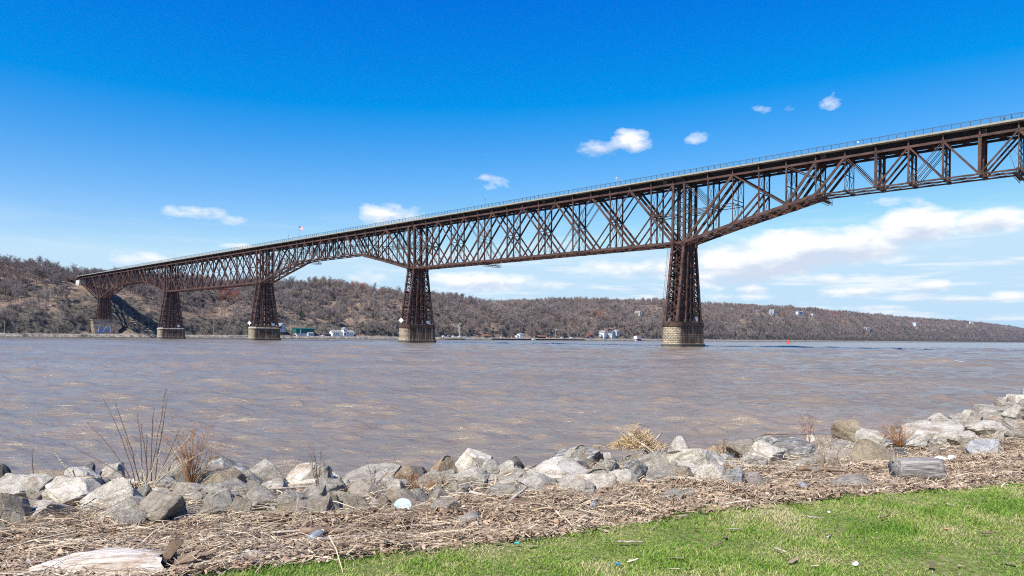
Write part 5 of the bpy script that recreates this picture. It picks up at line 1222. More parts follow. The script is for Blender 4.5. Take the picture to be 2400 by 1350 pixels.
# smaller stones filling the gaps, and the far end of the riprap
def rk_fill(n, x0, x1, f0, f1, smin, smax, label, group):
    for _ in range(n):
        x = RK.uniform(x0, x1); I, C = float(curve(INX, x)), float(curve(CRX, x)); y = I + (C - I) * RK.uniform(f0, f1)
        w = RK.uniform(smin, smax); t = RK.choice('ggbbldllg')
        put_rock(x, y, float(bank_h(x, y)) - .03, w, w * RK.uniform(.35, .6), t, True, label, group, 'stone')
rk_fill(150, -7.5, 7.5, -.02, 1.12, .12, .34, 'small stone filling a gap between the larger riprap boulders', 'small gap filling stones')
rk_fill(34, -4, 9, -.75, .0, .10, .24, 'small stone lying out in the drift litter below the riprap', 'stones in the drift litter')
rk_fill(28, 7.5, 20, .05, 1.1, .3, .8, 'stone filling a gap at the right end of the riprap', 'gap stones at the right')
rk_fill(30, -7, 13, 1.1, 1.5, .25, .5, 'half wet stone on the water side of the riprap', 'water side stones')
for _ in range(34):
    x = RK.uniform(16, 34); I, C = float(curve(INX, x)), float(curve(CRX, x)); y = I + (C - I) * RK.uniform(.1, 1.15); w = RK.uniform(.6, 1.05)
    put_rock(x, y, float(bank_h(x, y)) - .05, w, w * RK.uniform(.4, .65), RK.choice('llLgg'), False, 'boulder at the far right end of the riprap bank', 'boulders at the far right end')

for _ in range(74):
    x = RK.uniform(-7, 3.2) if RK.random() < .75 else RK.uniform(3.2, 11); I, C = float(curve(INX, x)), float(curve(CRX, x)); y = I + (C - I) * RK.uniform(-.06, 1.05); w = RK.uniform(.32, .6)
    if abs(x + 1.1) < .6 and y < 8.3: continue
    put_rock(x, y, float(bank_h(x, y)) - .04, w, w * RK.uniform(.38, .6), RK.choice('llLgggbB'), False, 'medium boulder tucked between the larger riprap boulders', 'medium tucked in boulders')

# ------------------------------------------------------------------ lawn blades and drift litter (uncountable)
def blades(name, n, xr, yr, mask, mat_, hgt_, wid, lean, seed, clump=None):
    r = np.random.RandomState(seed); X = r.uniform(*xr, n); Y = r.uniform(*yr, n); k = mask(X, Y, r); X, Y = X[k], Y[k]; n = len(X)
    Z = ground_z(X, Y); a = r.uniform(0, 6.28, n); H = r.uniform(*hgt_, n); Wd = r.uniform(*wid, n); la = r.uniform(0, 6.28, n); L = H * r.uniform(*lean, n)
    vig = np.clip(.75 + fbm(X * 1.7, Y * 1.7, 3) * .9, .35, 1.3); H = H * vig
    dx, dy = np.cos(a) * Wd / 2, np.sin(a) * Wd / 2; lx, ly = np.cos(la) * L, np.sin(la) * L
    V = np.stack([np.stack([X-dx, Y-dy, Z-.004], -1), np.stack([X+dx, Y+dy, Z-.004], -1), np.stack([X+dx*.8+lx*.4, Y+dy*.8+ly*.4, Z+H*.6], -1), np.stack([X-dx*.8+lx*.4, Y-dy*.8+ly*.4, Z+H*.6], -1), np.stack([X+lx, Y+ly, Z+H], -1)], 1).reshape(-1, 3)
    base_ = np.arange(n)[:, None] * 5; F = np.concatenate([base_ + np.array([[0, 1, 2]]), base_ + np.array([[0, 2, 3]]), base_ + np.array([[3, 2, 4]])])
    cl = np.clip(.47 + fbm(X * 1.3 + 40, Y * 1.3, 4) * .5 + fbm(X * 5, Y * 5, 2) * .2 + r.normal(0, .15, n), 0, 1); rnd = np.repeat(cl, 5)
    return link(name, big_mesh(name, V, F, mat_, rnd))
M_GRASS = rnd_mat('lawn_grass', [(0, (.07, .17, .016)), (.28, (.15, .28, .03)), (.5, (.25, .37, .055)), (.66, (.40, .42, .13)), (.78, (.52, .46, .23)), (1, (.60, .51, .33))], .6, .3, .3)
def lawnmask(X, Y, r):
    e = Y - curve(GRX, X) + fbm(X * 2.2, Y * 2.2, 3) * .28
    vis = (np.abs(X) < Y * .80 + .5)
    return (e < .10 + r.normal(0, .17, len(X)) + fbm(X * 4, Y * 4, 2) * .3) & vis & (r.rand(len(X)) < np.clip(.85 + fbm(X * 2.2 + 7, Y * 2.2, 3) * 1.3, .38, 1))
tag(blades('grass', 520000, (-2.8, 8.6), (3.9, 9.6), lawnmask, M_GRASS, (.012, .034), (.004, .008), (.4, 1.5), 1), 'short bright green lawn grass with dry patches', kind='stuff')
M_WEED = rnd_mat('green_tufts', [(0, (.06, .13, .02)), (1, (.18, .26, .06))], .6, .3)
def tuftmask(X, Y, r):
    e = Y - curve(GRX, X); I = curve(INX, X); return (e > 0) & (Y < I + .8) & (fbm(X * 3 + 11, Y * 3, 2) > .42) & (np.abs(X) < Y * .8)
tag(blades('weeds', 34000, (-6, 8), (4.5, 13), tuftmask, M_WEED, (.03, .10), (.004, .008), (.2, .9), 2), 'thin green weeds coming up through the litter', kind='stuff')
def litter(name, n, lenr, wr, mat_, seed, up=.03, xr=(-7, 20), extra=.25, curl=0.0, cond=None, thick=True):
    r = np.random.RandomState(seed); X = xr[0] + (xr[1] - xr[0]) * r.rand(n) ** 1.35; G, I, C = curve(GRX, X), curve(INX, X), curve(CRX, X)
    Y = G - .22 + (I - G + extra) * r.rand(n) ** .9 + r.normal(0, .07, n)
    k = (np.abs(X) < Y * .82 + .5)
    if cond is not None: k &= cond(X, Y, r)
    X, Y = X[k], Y[k]; n = len(X)
    Z = ground_z(X, Y) + r.rand(n) * up * np.clip(fbm(X * 2, Y * 2, 3) * 2 + 1.0, .2, 2.2)
    a = r.normal(.35, .75, n); L = r.uniform(*lenr, n) * r.rand(n) ** .5; Wd = r.uniform(*wr, n); el_ = r.normal(0, .16, n)
    d = np.stack([np.cos(a) * np.cos(el_), np.sin(a) * np.cos(el_), np.sin(el_)], -1); s_ = np.stack([-np.sin(a), np.cos(a), r.normal(0, .5, n)], -1); s_ /= np.linalg.norm(s_, axis=1)[:, None]
    p = np.stack([X, Y, Z + .006], -1); h_ = (L / 2)[:, None] * d; w_ = (Wd / 2)[:, None] * s_; bend = np.cross(d, s_) * (L * r.normal(0, .07 + curl, n))[:, None]
    bend[:, 2] = np.abs(bend[:, 2])
    V = np.stack([p - h_ - w_, p - h_ + w_, p + w_ + bend, p - w_ + bend, p + h_ + w_ * .6, p + h_ - w_ * .6], 1).reshape(-1, 3)
    b_ = np.arange(n)[:, None] * 6; F = np.concatenate([b_ + np.array([[0, 1, 2, 3]]), b_ + np.array([[3, 2, 4, 5]])])
    return link(name, big_mesh(name, V, F, mat_, np.repeat(np.clip(r.rand(n) * .8 + .1 + fbm(X * 1.4 + seed, Y * 2.6, 3) * .55, 0, 1), 6)))
M_STRAW = rnd_mat('dry_reeds', [(0, (.13, .095, .06)), (.25, (.27, .205, .135)), (.5, (.42, .32, .205)), (.8, (.58, .465, .315)), (1, (.67, .57, .42))], .8)
M_LEAF = rnd_mat('dead_leaves', [(0, (.10, .065, .042)), (.5, (.30, .20, .135)), (.85, (.46, .335, .235)), (1, (.57, .46, .35))], .8)
tag(litter('dry_reeds', 60000, (.05, .34), (.003, .008), M_STRAW, 4, .06), 'tangle of broken dry reeds and straw washed up along the bank', kind='stuff')
def rocky(X, Y, r): return fbm(X * 1.2 + 9, Y * 1.2, 3) > -.35
tag(litter('bark_chips', 46000, (.03, .26), (.003, .014), M_STRAW, 15, .05, extra=3.2, curl=.1, cond=rocky), 'brown bark chips and stalks caught between the boulders', kind='stuff')
tag(litter('long_reeds', 2600, (.25, .7), (.004, .009), M_STRAW, 24, .10, extra=1.6), 'long broken reed stalks strewn over the drift litter', kind='stuff')
tag(litter('dead_leaves', 64000, (.02, .075), (.012, .05), M_LEAF, 5, .04, curl=.25), 'brown dead leaves and bark chips washed up along the bank', kind='stuff')
M_TWG = rnd_mat('grey_twigs', [(0, (.07, .05, .04)), (.6, (.20, .155, .12)), (1, (.33, .28, .23))], .85)
tag(litter('twig_litter', 15000, (.1, .45), (.003, .007), M_TWG, 6, .09, cond=lambda X, Y, r: fbm(X * .8 + 3, Y * .8, 3) > -.05), 'fine dark twigs lying in the drift litter', kind='stuff')
# bits lying on the lawn
def lawn_bits(X, Y, r): return r.rand(len(X)) < .3
r = np.random.RandomState(9); n = 420; X = r.uniform(-2, 8, n); Y = r.uniform(4.2, 8.6, n); k = (Y < curve(GRX, X)) & ((fbm(X*.9, Y*2.6, 2) > .25) | (r.rand(n) < .15)); X, Y = X[k], Y[k]; n = len(X)
a = r.uniform(0, 3.14, n); L = r.uniform(.015, .10, n) * r.rand(n); Wd = r.uniform(.004, .02, n); Z = ground_z(X, Y) + .028
p = np.stack([X, Y, Z], -1); d = np.stack([np.cos(a), np.sin(a), r.normal(0, .15, n)], -1) * L[:, None]; s_ = np.stack([-np.sin(a), np.cos(a), 0*a], -1) * Wd[:, None]
V = np.stack([p-d-s_, p-d+s_, p+d+s_*.6, p+d-s_*.6], 1).reshape(-1, 3); F = np.arange(n)[:, None]*4 + np.array([[0, 1, 2, 3]])
tag(link('lawn_litter', big_mesh('lawn_litter', V, F, M_STRAW, np.repeat(r.rand(n), 4))), 'chips of wood and dead leaf scattered on the lawn', kind='stuff')

# ------------------------------------------------------------------ driftwood, logs, plants and rubbish
def gz(x, y): return float(ground_z(np.float64(x), np.float64(y)))
M_DRIFT = noisy('bleached_driftwood', (.30, .25, .19), (.52, .46, .38), 9, .85, 6, .006, 30, c2=(.16, .11, .08))
M_DRIFTD = noisy('brown_driftwood', (.14, .09, .06), (.28, .20, .14), 9, .85, 6, .006, 30)
M_LOG, nt, b = mat('barkless_log', (.5, .4, .3), .9, .1)
oc = nnode(nt, 'ShaderNodeTexCoord').outputs['Object']; mp = nnode(nt, 'ShaderNodeMapping'); mp.inputs['Scale'].default_value = (3, 26, 26); nt.links.new(oc, mp.inputs[0])
n1 = noise(nt, mp.outputs[0], 1.0, 7, .7, .8); n2 = noise(nt, oc, 4, 5, .6)
c = ramp(nt, n1.outputs[0], [(.3, (.20, .15, .11)), (.43, (.50, .42, .33)), (.6, (.78, .72, .63))]); c = mixc(nt, mapr(nt, n2.outputs[0], .52, .7, 0, .65), c, (.38, .24, .14)); nt.links.new(c, b.inputs['Base Color'])
bp = nnode(nt, 'ShaderNodeBump'); bp.inputs['Distance'].default_value = .03; nt.links.new(n1.outputs[0], bp.inputs['Height']); nt.links.new(bp.outputs[0], b.inputs['Normal'])
DS = random.Random(4)
def stick(x, y, L, r, az_, label, m=None, lift=.03, name='driftwood_stick', group=None, bend=.04, tilt=0.0):
    o = empty(name, (x, y, gz(x, y) + lift + r)) if False else None
    pts = []; n = 7; ca, sa = math.cos(az_), math.sin(az_)
    for i in range(n):
        t = (i / (n-1) - .5) * L; pts.append((t*ca + DS.uniform(-1, 1)*bend*L*.3*-sa, t*sa + DS.uniform(-1, 1)*bend*L*.3*ca, tilt*t + DS.uniform(-.3, .3)*r))
    g = MB(); g.tube(pts, [r*(1 - .5*i/(n-1)) * DS.uniform(.85, 1.15) for i in range(n)], 7)
    o = g.build(name, m or M_DRIFT, None, True, (x, y, gz(x, y) + lift + r*.6)); return tag(o, label, 'driftwood', group)
stick(-2.05, 7.05, .8, .012, -.4, 'long thin pale stick lying across the litter left of centre, tilted down to the right')
stick(-1.55, 6.35, 1.35, .013, .22, 'very long thin straw coloured reed stalk lying left of centre')
stick(-1.55, 6.28, .62, .03, .18, 'thick brown branch lying at the left of the lawn corner', M_DRIFTD)
stick(-1.95, 6.05, .5, .016, .9, 'forked grey stick left of the thick brown branch', M_DRIFTD)
stick(-1.4, 5.95, .45, .018, .3, 'flat pale splinter above the lawn corner')
stick(-1.1, 6.9, .3, .016, .1, 'short dark grey stick below the left boulders', M_DRIFTD)
stick(-.02, 7.7, .75, .028, .95, 'tilted bleached branch in the centre of the litter', tilt=.25)
stick(-.25, 8.2, .55, .02, -.55, 'pale branch slanting right at the foot of the centre boulders')
stick(-.95, 8.45, .42, .02, -.6, 'short pale branch beside the orange stained boulder')
stick(.18, 7.25, .42, .05, .25, 'thick broken brown chunk of wood in the centre litter', M_DRIFTD)
stick(1.05, 8.75, 1.3, .022, .12, 'long red brown branch lying along the boulders right of centre', M_DRIFTD)
stick(1.2, 8.15, .55, .016, -.55, 'thin dark branch angled right, right of centre', M_DRIFTD)
stick(2.6, 9.1, .9, .02, -.08, 'pale branch in the litter under the big white boulder')
stick(3.9, 10.1, 1.1, .03, -.12, 'long bleached branch below the tan boulder')
stick(4.4, 9.7, .9, .03, -.3, 'curved brown branch below the tan boulder', M_DRIFTD)
stick(5.0, 10.2, .9, .025, .55, 'pale branch leaning up to the right beside the stump')
stick(4.9, 12.4, .9, .014, -.05, 'arched dark twig over the dark sided boulder', M_DRIFTD, .4, bend=.2)
stick(6.2, 11.6, .9, .018, .05, 'orange brown branch lying below the right boulders', M_('orange_wood', (.33, .22, .13)), .05)
stick(-2.6, 8.7, .85, .014, .3, 'curved grey branch between the left boulders', M_DRIFT, .12)
stick(1.55, 6.3, 0.099, 0.0072, .2, 'short pale stick on the lawn near the litter edge')
stick(.95, 5.55, 0.205, 0.0108, .1, 'flat weathered board piece on the lawn'); stick(1.9, 5.95, 0.186, 0.0048, .25, 'thin pale stick lying on the middle of the lawn')
stick(2.6, 5.75, 0.105, 0.0084, .9, 'forked grey wood chip on the lawn', M_DRIFT); stick(2.75, 6.35, 0.136, 0.0084, -.3, 'pale wood splinter in the middle of the lawn')
stick(3.4, 6.4, 0.136, 0.0108, .6, 'brown wood chip on the lawn right of centre', M_DRIFTD); stick(2.05, 5.35, 0.099, 0.0096, -1.0, 'pale wood chip near the bottom of the lawn')
stick(1.62, 5.5, 0.124, 0.0084, .7, 'grey wood chip on the lawn left of the blue cap', M_DRIFTD); stick(4.0, 5.9, 0.105, 0.0120, .1, 'orange brown bark piece on the right of the lawn', M_DRIFTD)
stick(4.3, 6.9, 0.081, 0.0060, -1.0, 'tiny pale stick on the right of the lawn')
# split log in the lower left corner
lg = tag(empty('split_log', (-2.98, 5.0, gz(-2.98, 5.0) + .05), .1), 'large bleached split log with a broken hollow end in the lower left corner', 'log')
g = MB(); pts = []; 
sec = []
rl_ = np.random.RandomState(2)
for i in range(26):
    t = i / 25; x = -0.5 + 1.15 * t; r0 = .135 * (0.35 + 1.0 * min(1, t * 3.2)) * (1 - .12 * math.sin(t * 7)); yy = .02 * math.sin(t * 5)
    for j in range(22):
        a = 2*math.pi*j/22; q = r0 * (1 + .07*math.sin(a*5 + t*4) + .05*math.sin(a*11 - t*9) + rl_.normal(0, .012))
        sec.append(((x + (.05*math.sin(a*3) + rl_.normal(0, .014) if i == 25 else 0)) * .8, yy + q*math.cos(a)*1.0, q*math.sin(a)*.66))
F = [(i*22+j, (i+1)*22+j, (i+1)*22+(j+1) % 22, i*22+(j+1) % 22) for i in range(25) for j in range(22)]
g.add(sec, F + [tuple(range(22))]); g.build('log_body', M_LOG, lg, True)
g = MB(); g.tube([(.44, 0, 0), (.535, 0, .0)], [.08, .075], 10); g.build('hollow_core', M_('dark_rotten_wood', (.035, .022, .015)), lg)
g = MB()
for i in range(9):
    a = i * .7; g.tube([(.6, .09*math.cos(a), .06*math.sin(a)), (.72 + .05*math.sin(i*3), .1*math.cos(a)*1.1, .07*math.sin(a)+.02), (.8 + .06*math.sin(i*2), .12*math.cos(a), .10*math.sin(a)+.03)], [.03, .022, .004], 5)
g.beam((.5, .02, .06), (.6, .03, .2), .04, .06); g.build('splinters', M_DRIFTD, lg)
g = MB()
for i in range(7): a = i * .9; g.tube([(.9 + .06*i, -.02 + .05*math.sin(i), .02), (1.0 + .05*i, .05*math.cos(a), .07), (1.08 + .04*i, .1*math.sin(a), .03)], [.028, .024, .012], 6)
tag(g.build('driftwood_roots', M_DRIFT, None, True, (-2.95, 5.2, gz(-2.1, 5.1))), 'knot of pale twisted roots beside the split log', 'driftwood')
# sawn stump lying on its side
st = tag(empty('log_section', (5.02, 8.72, gz(5.02, 8.7) + .15), .02), 'short thick weathered grey log lying on its side at the lawn edge', 'log')
g = MB(); sec = []; 
for i in range(16):
    t = i / 15; x = -.27 + .54*t
    for j in range(34):
        a = 2*math.pi*j/34; q = .165*(1 + .05*math.sin(a*3+t*2) + .03*math.sin(a*9+t*1.5) + .018*math.sin(a*17)) - (.012 if t > .9 else 0); sec.append((x + .02*math.sin(a*4)*(t > .5), q*math.cos(a), q*math.sin(a)*.92))
F = [(i*34+j, (i+1)*34+j, (i+1)*34+(j+1) % 34, i*34+(j+1) % 34) for i in range(15) for j in range(34)]
g.add(sec, F + [tuple(range(34)), tuple(15*34+j for j in range(34))[::-1]])
mm, nt, b = mat('weathered_grey_wood', (.3, .28, .26), .9, .1); oc = nnode(nt, 'ShaderNodeTexCoord').outputs['Object']; mp = nnode(nt, 'ShaderNodeMapping'); mp.inputs['Scale'].default_value = (2, 22, 22); mp.inputs['Rotation'].default_value = (0, 0, .15); nt.links.new(oc, mp.inputs[0])
n1 = noise(nt, mp.outputs[0], 1.2, 6, .7, .6); nt.links.new(ramp(nt, n1.outputs[0], [(.32, (.10, .08, .07)), (.48, (.30, .27, .245)), (.68, (.52, .49, .46))]), b.inputs['Base Color'])
bp = nnode(nt, 'ShaderNodeBump'); bp.inputs['Distance'].default_value = .045; nt.links.new(n1.outputs[0], bp.inputs['Height']); nt.links.new(bp.outputs[0], b.inputs['Normal'])
g.build('log_body', mm, st, True); g = MB(); g.tube([(-.26, .05, .1), (-.3, .03, .24), (-.31, .03, .3)], [.03, .02, .003], 5); g.build('splinter', M_DRIFT, st)

# plants standing on the bank
M_STEM = noisy('brown_stems', (.10, .06, .045), (.22, .14, .10), 6, .8); M_ORST = noisy('orange_stems', (.26, .11, .04), (.42, .21, .08), 6, .8); M_TAN = noisy('tan_stems', (.42, .33, .20), (.62, .52, .36), 6, .8)
PS = random.Random(12)
def shoots(name, x, y, lst, label, m, r=.007, z=None, cat='shrub'):
    """long slender shoots from one root, each given by sideways and upward reach"""
    z = gz(x, y) + .15 if z is None else z; g = MB()
    for dx, h, b0, dy in lst:
        pts = []
        for i in range(7):
            t = i / 6; pts.append((b0 + (dx - b0) * t ** 1.25 + PS.uniform(-.008, .008), dy * t + PS.uniform(-.01, .01), h * t))
        g.tube(pts, [r * (1 - .72 * i / 6) for i in range(7)], 5)
        for i in range(int(h * 42)):                        # buds
            t = PS.uniform(.25, .98); k = min(int(t*6), 5); f = t*6 - k; p = np.array(pts[k])*(1-f) + np.array(pts[k+1])*f; sx_ = PS.choice((-1, 1))
            g.tube([p, p + np.array((sx_*.012, 0, .010))], [.0035, .002], 3)
    return tag(g.build(name, m, None, False, (x, y, z)), label, cat)
shoots('willow_shoots', -4.72, 8.95, [(-.50, 1.02, -.05, .1), (-.33, 1.05, 0, 0), (-.72, .74, -.1, .1), (-1.02, .5, -.1, 0), (-.08, .86, .05, .1), (.05, .74, .12, -.05), (.30, 1.18, .15, .1), (.36, 1.08, .2, 0), (.24, .95, .16, -.1), (.10, .62, .1, 0), (-.2, .6, 0, 0), (.48, .66, .25, .1)],
       'tall leafless shoots fanning up from the rocks at the left', M_STEM)
shoots('pale_stalks', -4.55, 8.8, [(.7, .42, .1, .1), (.55, .62, .1, 0), (.18, .5, 0, .1), (-.12, .4, .0, 0), (.35, .36, .1, .05)], 'low pale stalks at the foot of the tall leafless shoots', M_TAN, .006)
shoots('seed_head_stalk', -6.1, 9.0, [(.0, .42, 0, 0)], 'single brown stalk on the big pale boulder at the left', M_STEM, .007)
def bush(name, x, y, h, w, n, label, m, m2=None, seeds=300, r=.005, z=None, lean=.0):
    z = gz(x, y) + .05 if z is None else z; g = MB(); sd = MB()
    for i in range(n):
        a = PS.uniform(0, 6.28); sp_ = w * PS.uniform(.15, 1); hh = h * PS.uniform(.55, 1.0); pts = [(0, 0, 0)]
        for j in range(1, 6):
            t = j/5; pts.append((math.cos(a)*sp_*t**1.2 + lean*t*h + PS.uniform(-.02, .02)*h, math.sin(a)*sp_*t**1.2*.7, hh*t))
        g.tube(pts, [r*(1-.7*j/5) for j in range(6)], 4)
        for _ in range(5):
            k = PS.randint(2, 5); p = np.array(pts[k]); q = p + np.array((PS.uniform(-.16, .16), PS.uniform(-.1, .1), PS.uniform(.02, .2))) * h; g.tube([p, (p+q)/2 + np.array((0, 0, -.01)), q], [r*.45, r*.35, r*.2], 3)
            for _ in range(3):
                e = p + (q-p)*PS.uniform(.2, 1); f = e + np.array((PS.uniform(-.07, .07), PS.uniform(-.05, .05), PS.uniform(0, .08)))*h; g.tube([e, f], [r*.25, r*.2], 3)
                if seeds and PS.random() < seeds / (n*15): sd.tube([f, f + np.array((0, 0, .009))], [.006, .003], 4)
    o = empty(name, (x, y, z)); tag(o, label, 'shrub'); g.build('stems', m, o)
    if sd.v: sd.build('seed_heads', m2 or m, o)
    return o
bush('dry_bush', -4.12, 9.1, .82, .52, 26, 'orange brown twiggy dry bush growing between the left boulders', M_ORST, M_STEM, 260, .005, lean=.08)
bush('dry_weed', -2.33, 8.5, .62, .22, 5, 'thin dark dead weed standing in front of the boulders left of centre', M_STEM, None, 40, .005)
bush('dry_weed', -1.75, 8.9, .42, .3, 5, 'sparse dead weed leaning right, left of the centre boulders', M_STEM, None, 25, .004, lean=.3)
bush('dry_weed', 5.72, 13.6, .75, .25, 6, 'tall sparse red brown weed standing against the water right of centre', M_('red_stems', (.20, .08, .06)), None, 40, .006)
bush('dry_weed', 3.9, 13.0, .38, .5, 12, 'low tangle of dead twigs on the boulders right of centre', M_STEM, None, 20, .004)
bush('dry_bush', 6.95, 12.6, .5, .55, 40, 'fuzzy orange dry grass bush among the right boulders', M_ORST, None, 0, .004, lean=-.2)
bush('dry_weed', -1.05, 8.25, .3, .35, 18, 'low rusty tangle of dead weed beside the centre boulders', M_ORST, None, 0, .004)
bush('dry_weed', 6.25, 13.8, .5, .35, 5, 'thin red brown sprigs beside the pointed tan boulder', M_STEM, None, 10, .004)
def clump(name, x, y, h, w, n, label, m, droop=.6, dz=0.0):
    g = MB(); z = gz(x, y) + dz
    for i in range(n):
        a = PS.uniform(0, 6.28); r_ = w*PS.uniform(.3, 1); hh = h*PS.uniform(.4, 1); p0 = np.array((PS.uniform(-.12, .12)*w*2, PS.uniform(-.1, .1)*w, 0)); pts = []
        for j in range(5): t = j/4; pts.append(p0 + np.array((math.cos(a)*r_*t, math.sin(a)*r_*.7*t, hh*(t*(2-droop) - (1-droop*.3)*t*t*.9))))
        wd = PS.uniform(.004, .011); s_ = np.array((-math.sin(a), math.cos(a), .3))*wd; V = []
        for j, p in enumerate(pts): V += [p - s_*(1-j/5), p + s_*(1-j/5)]
        g.add(V, [(2*j, 2*j+1, 2*j+3, 2*j+2) for j in range(4)], PS.random())
    return tag(g.build(name, m, None, False, (x, y, z)), label, 'reed clump')
g = MB()
for i in range(900):
    a = PS.uniform(0, 6.28); q = np.array((PS.gauss(0, .21), PS.gauss(0, .16), 0)); q[2] = PS.uniform(0, 1) * max(.05, .42 - .9*abs(q[0]) - .6*abs(q[1]))
    d = np.array((math.cos(a) * .8, math.sin(a) * .6, PS.uniform(-.25, .6))); L = PS.uniform(.05, .24); g.tube([q, q + d*L*.5 + np.array((0, 0, .01)), q + d*L], [.004, .005, .002], 3, PS.random() * .75 + .05)
tag(g.build('reed_clump', rnd_mat('tan_reeds', [(0, (.28, .18, .09)), (.5, (.50, .36, .19)), (1, (.66, .52, .32))]), None, False, (2.15, 12.15, gz(2.15, 12.15) + .22)), 'heap of pale broken reeds piled on the boulders right of centre', 'reed clump')
stick(2.2, 11.9, .7, .028, -.95, 'thick pale split branch sticking out of the reed heap', None, .3, tilt=-.45); stick(2.5, 12.4, .6, .03, .9, 'pale broken branch leaning out of the right of the reed heap', None, .35, tilt=.4)
clump('grass_clump', -4.75, 9.0, .3, .36, 240, 'drooping pale dead grass clump under the tall shoots', M_STRAW, 1.3, .05); clump('grass_clump', -5.35, 8.6, .18, .34, 130, 'drooping dead grass on top of the big pale boulder', M_STRAW, 1.4, .2)
clump('grass_clump', -4.15, 6.95, .28, .6, 420, 'mound of matted dry grass below the big pale boulder', M_STRAW, 1.2); clump('grass_clump', -2.15, 6.9, .22, .45, 160, 'tuft of dry grass below the left of centre boulders', M_STRAW, 1.0)
clump('grass_clump', -4.9, 6.2, .2, .7, 420, 'mat of dry grass at the left edge above the split log', M_STRAW, 1.3)
g = MB()
for i in range(26):
    t = i/25; p = np.array((.22*t, 0, .3 - .28*t)); g.tube([p, p + np.array((.012*math.sin(i*2.4), .012*math.cos(i*2.4), .016))], [.009, .003], 4)
g.tube([(0, 0, .32), (.12, 0, .15), (.24, 0, 0)], [.003, .006, .006], 4)
tag(g.build('reed_plume', M_TAN, None, False, (-5.95, 9.2, gz(-5.95, 9.2)+.18)), 'yellowish reed plume drooping right of the single brown stalk', 'reed')

# rubbish
M_PET, nt, b = mat('clear_plastic', (.85, .88, .92), .15, .5); b.inputs['Transmission Weight'].default_value = .75; b.inputs['IOR'].default_value = 1.3
M_CAPB = M_('bright_blue_plastic', (.02, .2, .6), .4); M_FOAM = M_('white_foam', (.82, .82, .80))
def bottle(x, y, az_, label, L=.21, r=.033):
    o = tag(empty('plastic_bottle', (x, y, gz(x, y) + r + .02), az_), label, 'bottle'); g = MB()
    prof = [(-.5, .6), (-.48, .95), (-.3, 1), (-.28, .92), (-.26, 1), (-.1, 1), (-.08, .92), (-.06, 1), (.12, 1), (.3, .75), (.38, .36), (.44, .34)]
    g.tube([(t*L, 0, 0) for t, q in prof], [q*r for t, q in prof], 14); g.build('bottle_body', M_PET, o, True)
    g = MB(); g.tube([(.44*L, 0, 0), (.5*L, 0, 0)], r*.42, 12); g.build('bottle_cap', M_WHITE, o); return o
bottle(-1.66, 6.05, 1.45, 'crumpled clear plastic bottle in the litter near the lawn corner', .26, .036); bottle(.86, 7.3, 1.35, 'small clear plastic bottle in the centre of the litter', .17, .035); bottle(3.42, 8.3, 1.5, 'clear plastic bottle near the lawn edge right of centre', .2, .036)
g = MB(); g.tube([(0, -.01, 0), (0, .004, 0), (0, .01, 0)], [.085, .095, .09], 22); M_PLATE = noisy('blue_white_disc', (.30, .55, .66), (.68, .76, .78), 9, .5)
o = tag(g.build('plate_disc', M_PLATE, None, False, (-1.13, 7.42, gz(-1.13, 7.42) + .09)), 'pale blue and white plastic disc standing in the litter', 'lid'); o.rotation_euler = (R(-24), R(4), R(6)); o.scale = (1, 1, .78)
def blob(name, x, y, s_, label, m, cat, seed=60, lift=0.0):
    co, F = rock_co(seed, 3); me = big_mesh(name, co, np.array(F), m, None, True); o = link(name, me, None, (x, y, gz(x, y) + s_[2]*.7 + lift)); o.scale = s_; o.rotation_euler = (0, .1, PS.uniform(0, 3)); return tag(o, label, cat)
blob('foam_piece', 6.5, 10.7, (.10, .06, .05), 'white scrap of packing foam among the right litter', M_FOAM, 'foam', 61); blob('foam_piece', 6.62, 10.62, (.05, .04, .05), 'smaller white foam scrap touching the larger one', M_FOAM, 'foam', 62)
blob('foam_piece', 4.42, 8.62, (.09, .05, .02), 'flat white foam piece left of the short thick log', M_FOAM, 'foam', 63); blob('crumpled_paper', 2.48, 5.05, (.022, .018, .016), 'small crumpled white paper at the bottom of the lawn', M_FOAM, 'paper', 64, .02)
blob('paper_scrap', 1.22, 6.2, (.01, .008, .006), 'tiny white scrap on the lawn near the litter edge', M_FOAM, 'paper', 65, .02); blob('paper_scrap', 2.98, 6.6, (.014, .01, .008), 'tiny white scrap in the middle of the lawn', M_FOAM, 'paper', 66, .02)
for (x, y, az_, L, lb, nm, m_) in ((.76, 4.98, .1, .032, 'bright blue plastic bottle cap lying on the bottom of the lawn', 'bottle_top', M_CAPB), (.05, 5.42, -.1, .035, 'small teal and white plastic cap on the left of the lawn', 'bottle_top', M_('teal_plastic', (.03, .35, .38), .4))):
    g = MB(); g.tube([(-L/2, 0, 0), (L*.3, 0, 0), (L*.32, 0, 0), (L/2, 0, 0)], [.007, .0075, .010, .010], 12); o = tag(g.build(nm, m_, None, False, (x, y, gz(x, y) + .032)), lb, 'cap'); o.rotation_euler = (0, 0, az_)
blob('dead_leaf', -2.05, 4.95, (.035, .02, .008), 'orange dead leaf at the lower left lawn corner', M_('orange_leaf', (.5, .18, .04)), 'leaf', 67, .02)
blob('dead_leaf', 3.75, 6.05, (.03, .015, .006), 'light brown dead leaf on the right of the lawn', M_('tan_leaf', (.45, .25, .12)), 'leaf', 68, .02)
for k in range(3):
    (x, y) = ((4.2, 9.8), (2.0, 7.9), (3.05, 8.6))[k]; blob('rock', x, y, ((.12, .07, .06), (.09, .06, .045), (.06, .05, .05))[k], ('flat rock half buried in the litter left of the short thick log', 'low rock half buried in the litter below the centre boulders', 'round grey stone beside the clear bottle right of centre')[k], RM['g'], 'rock', 70 + k)

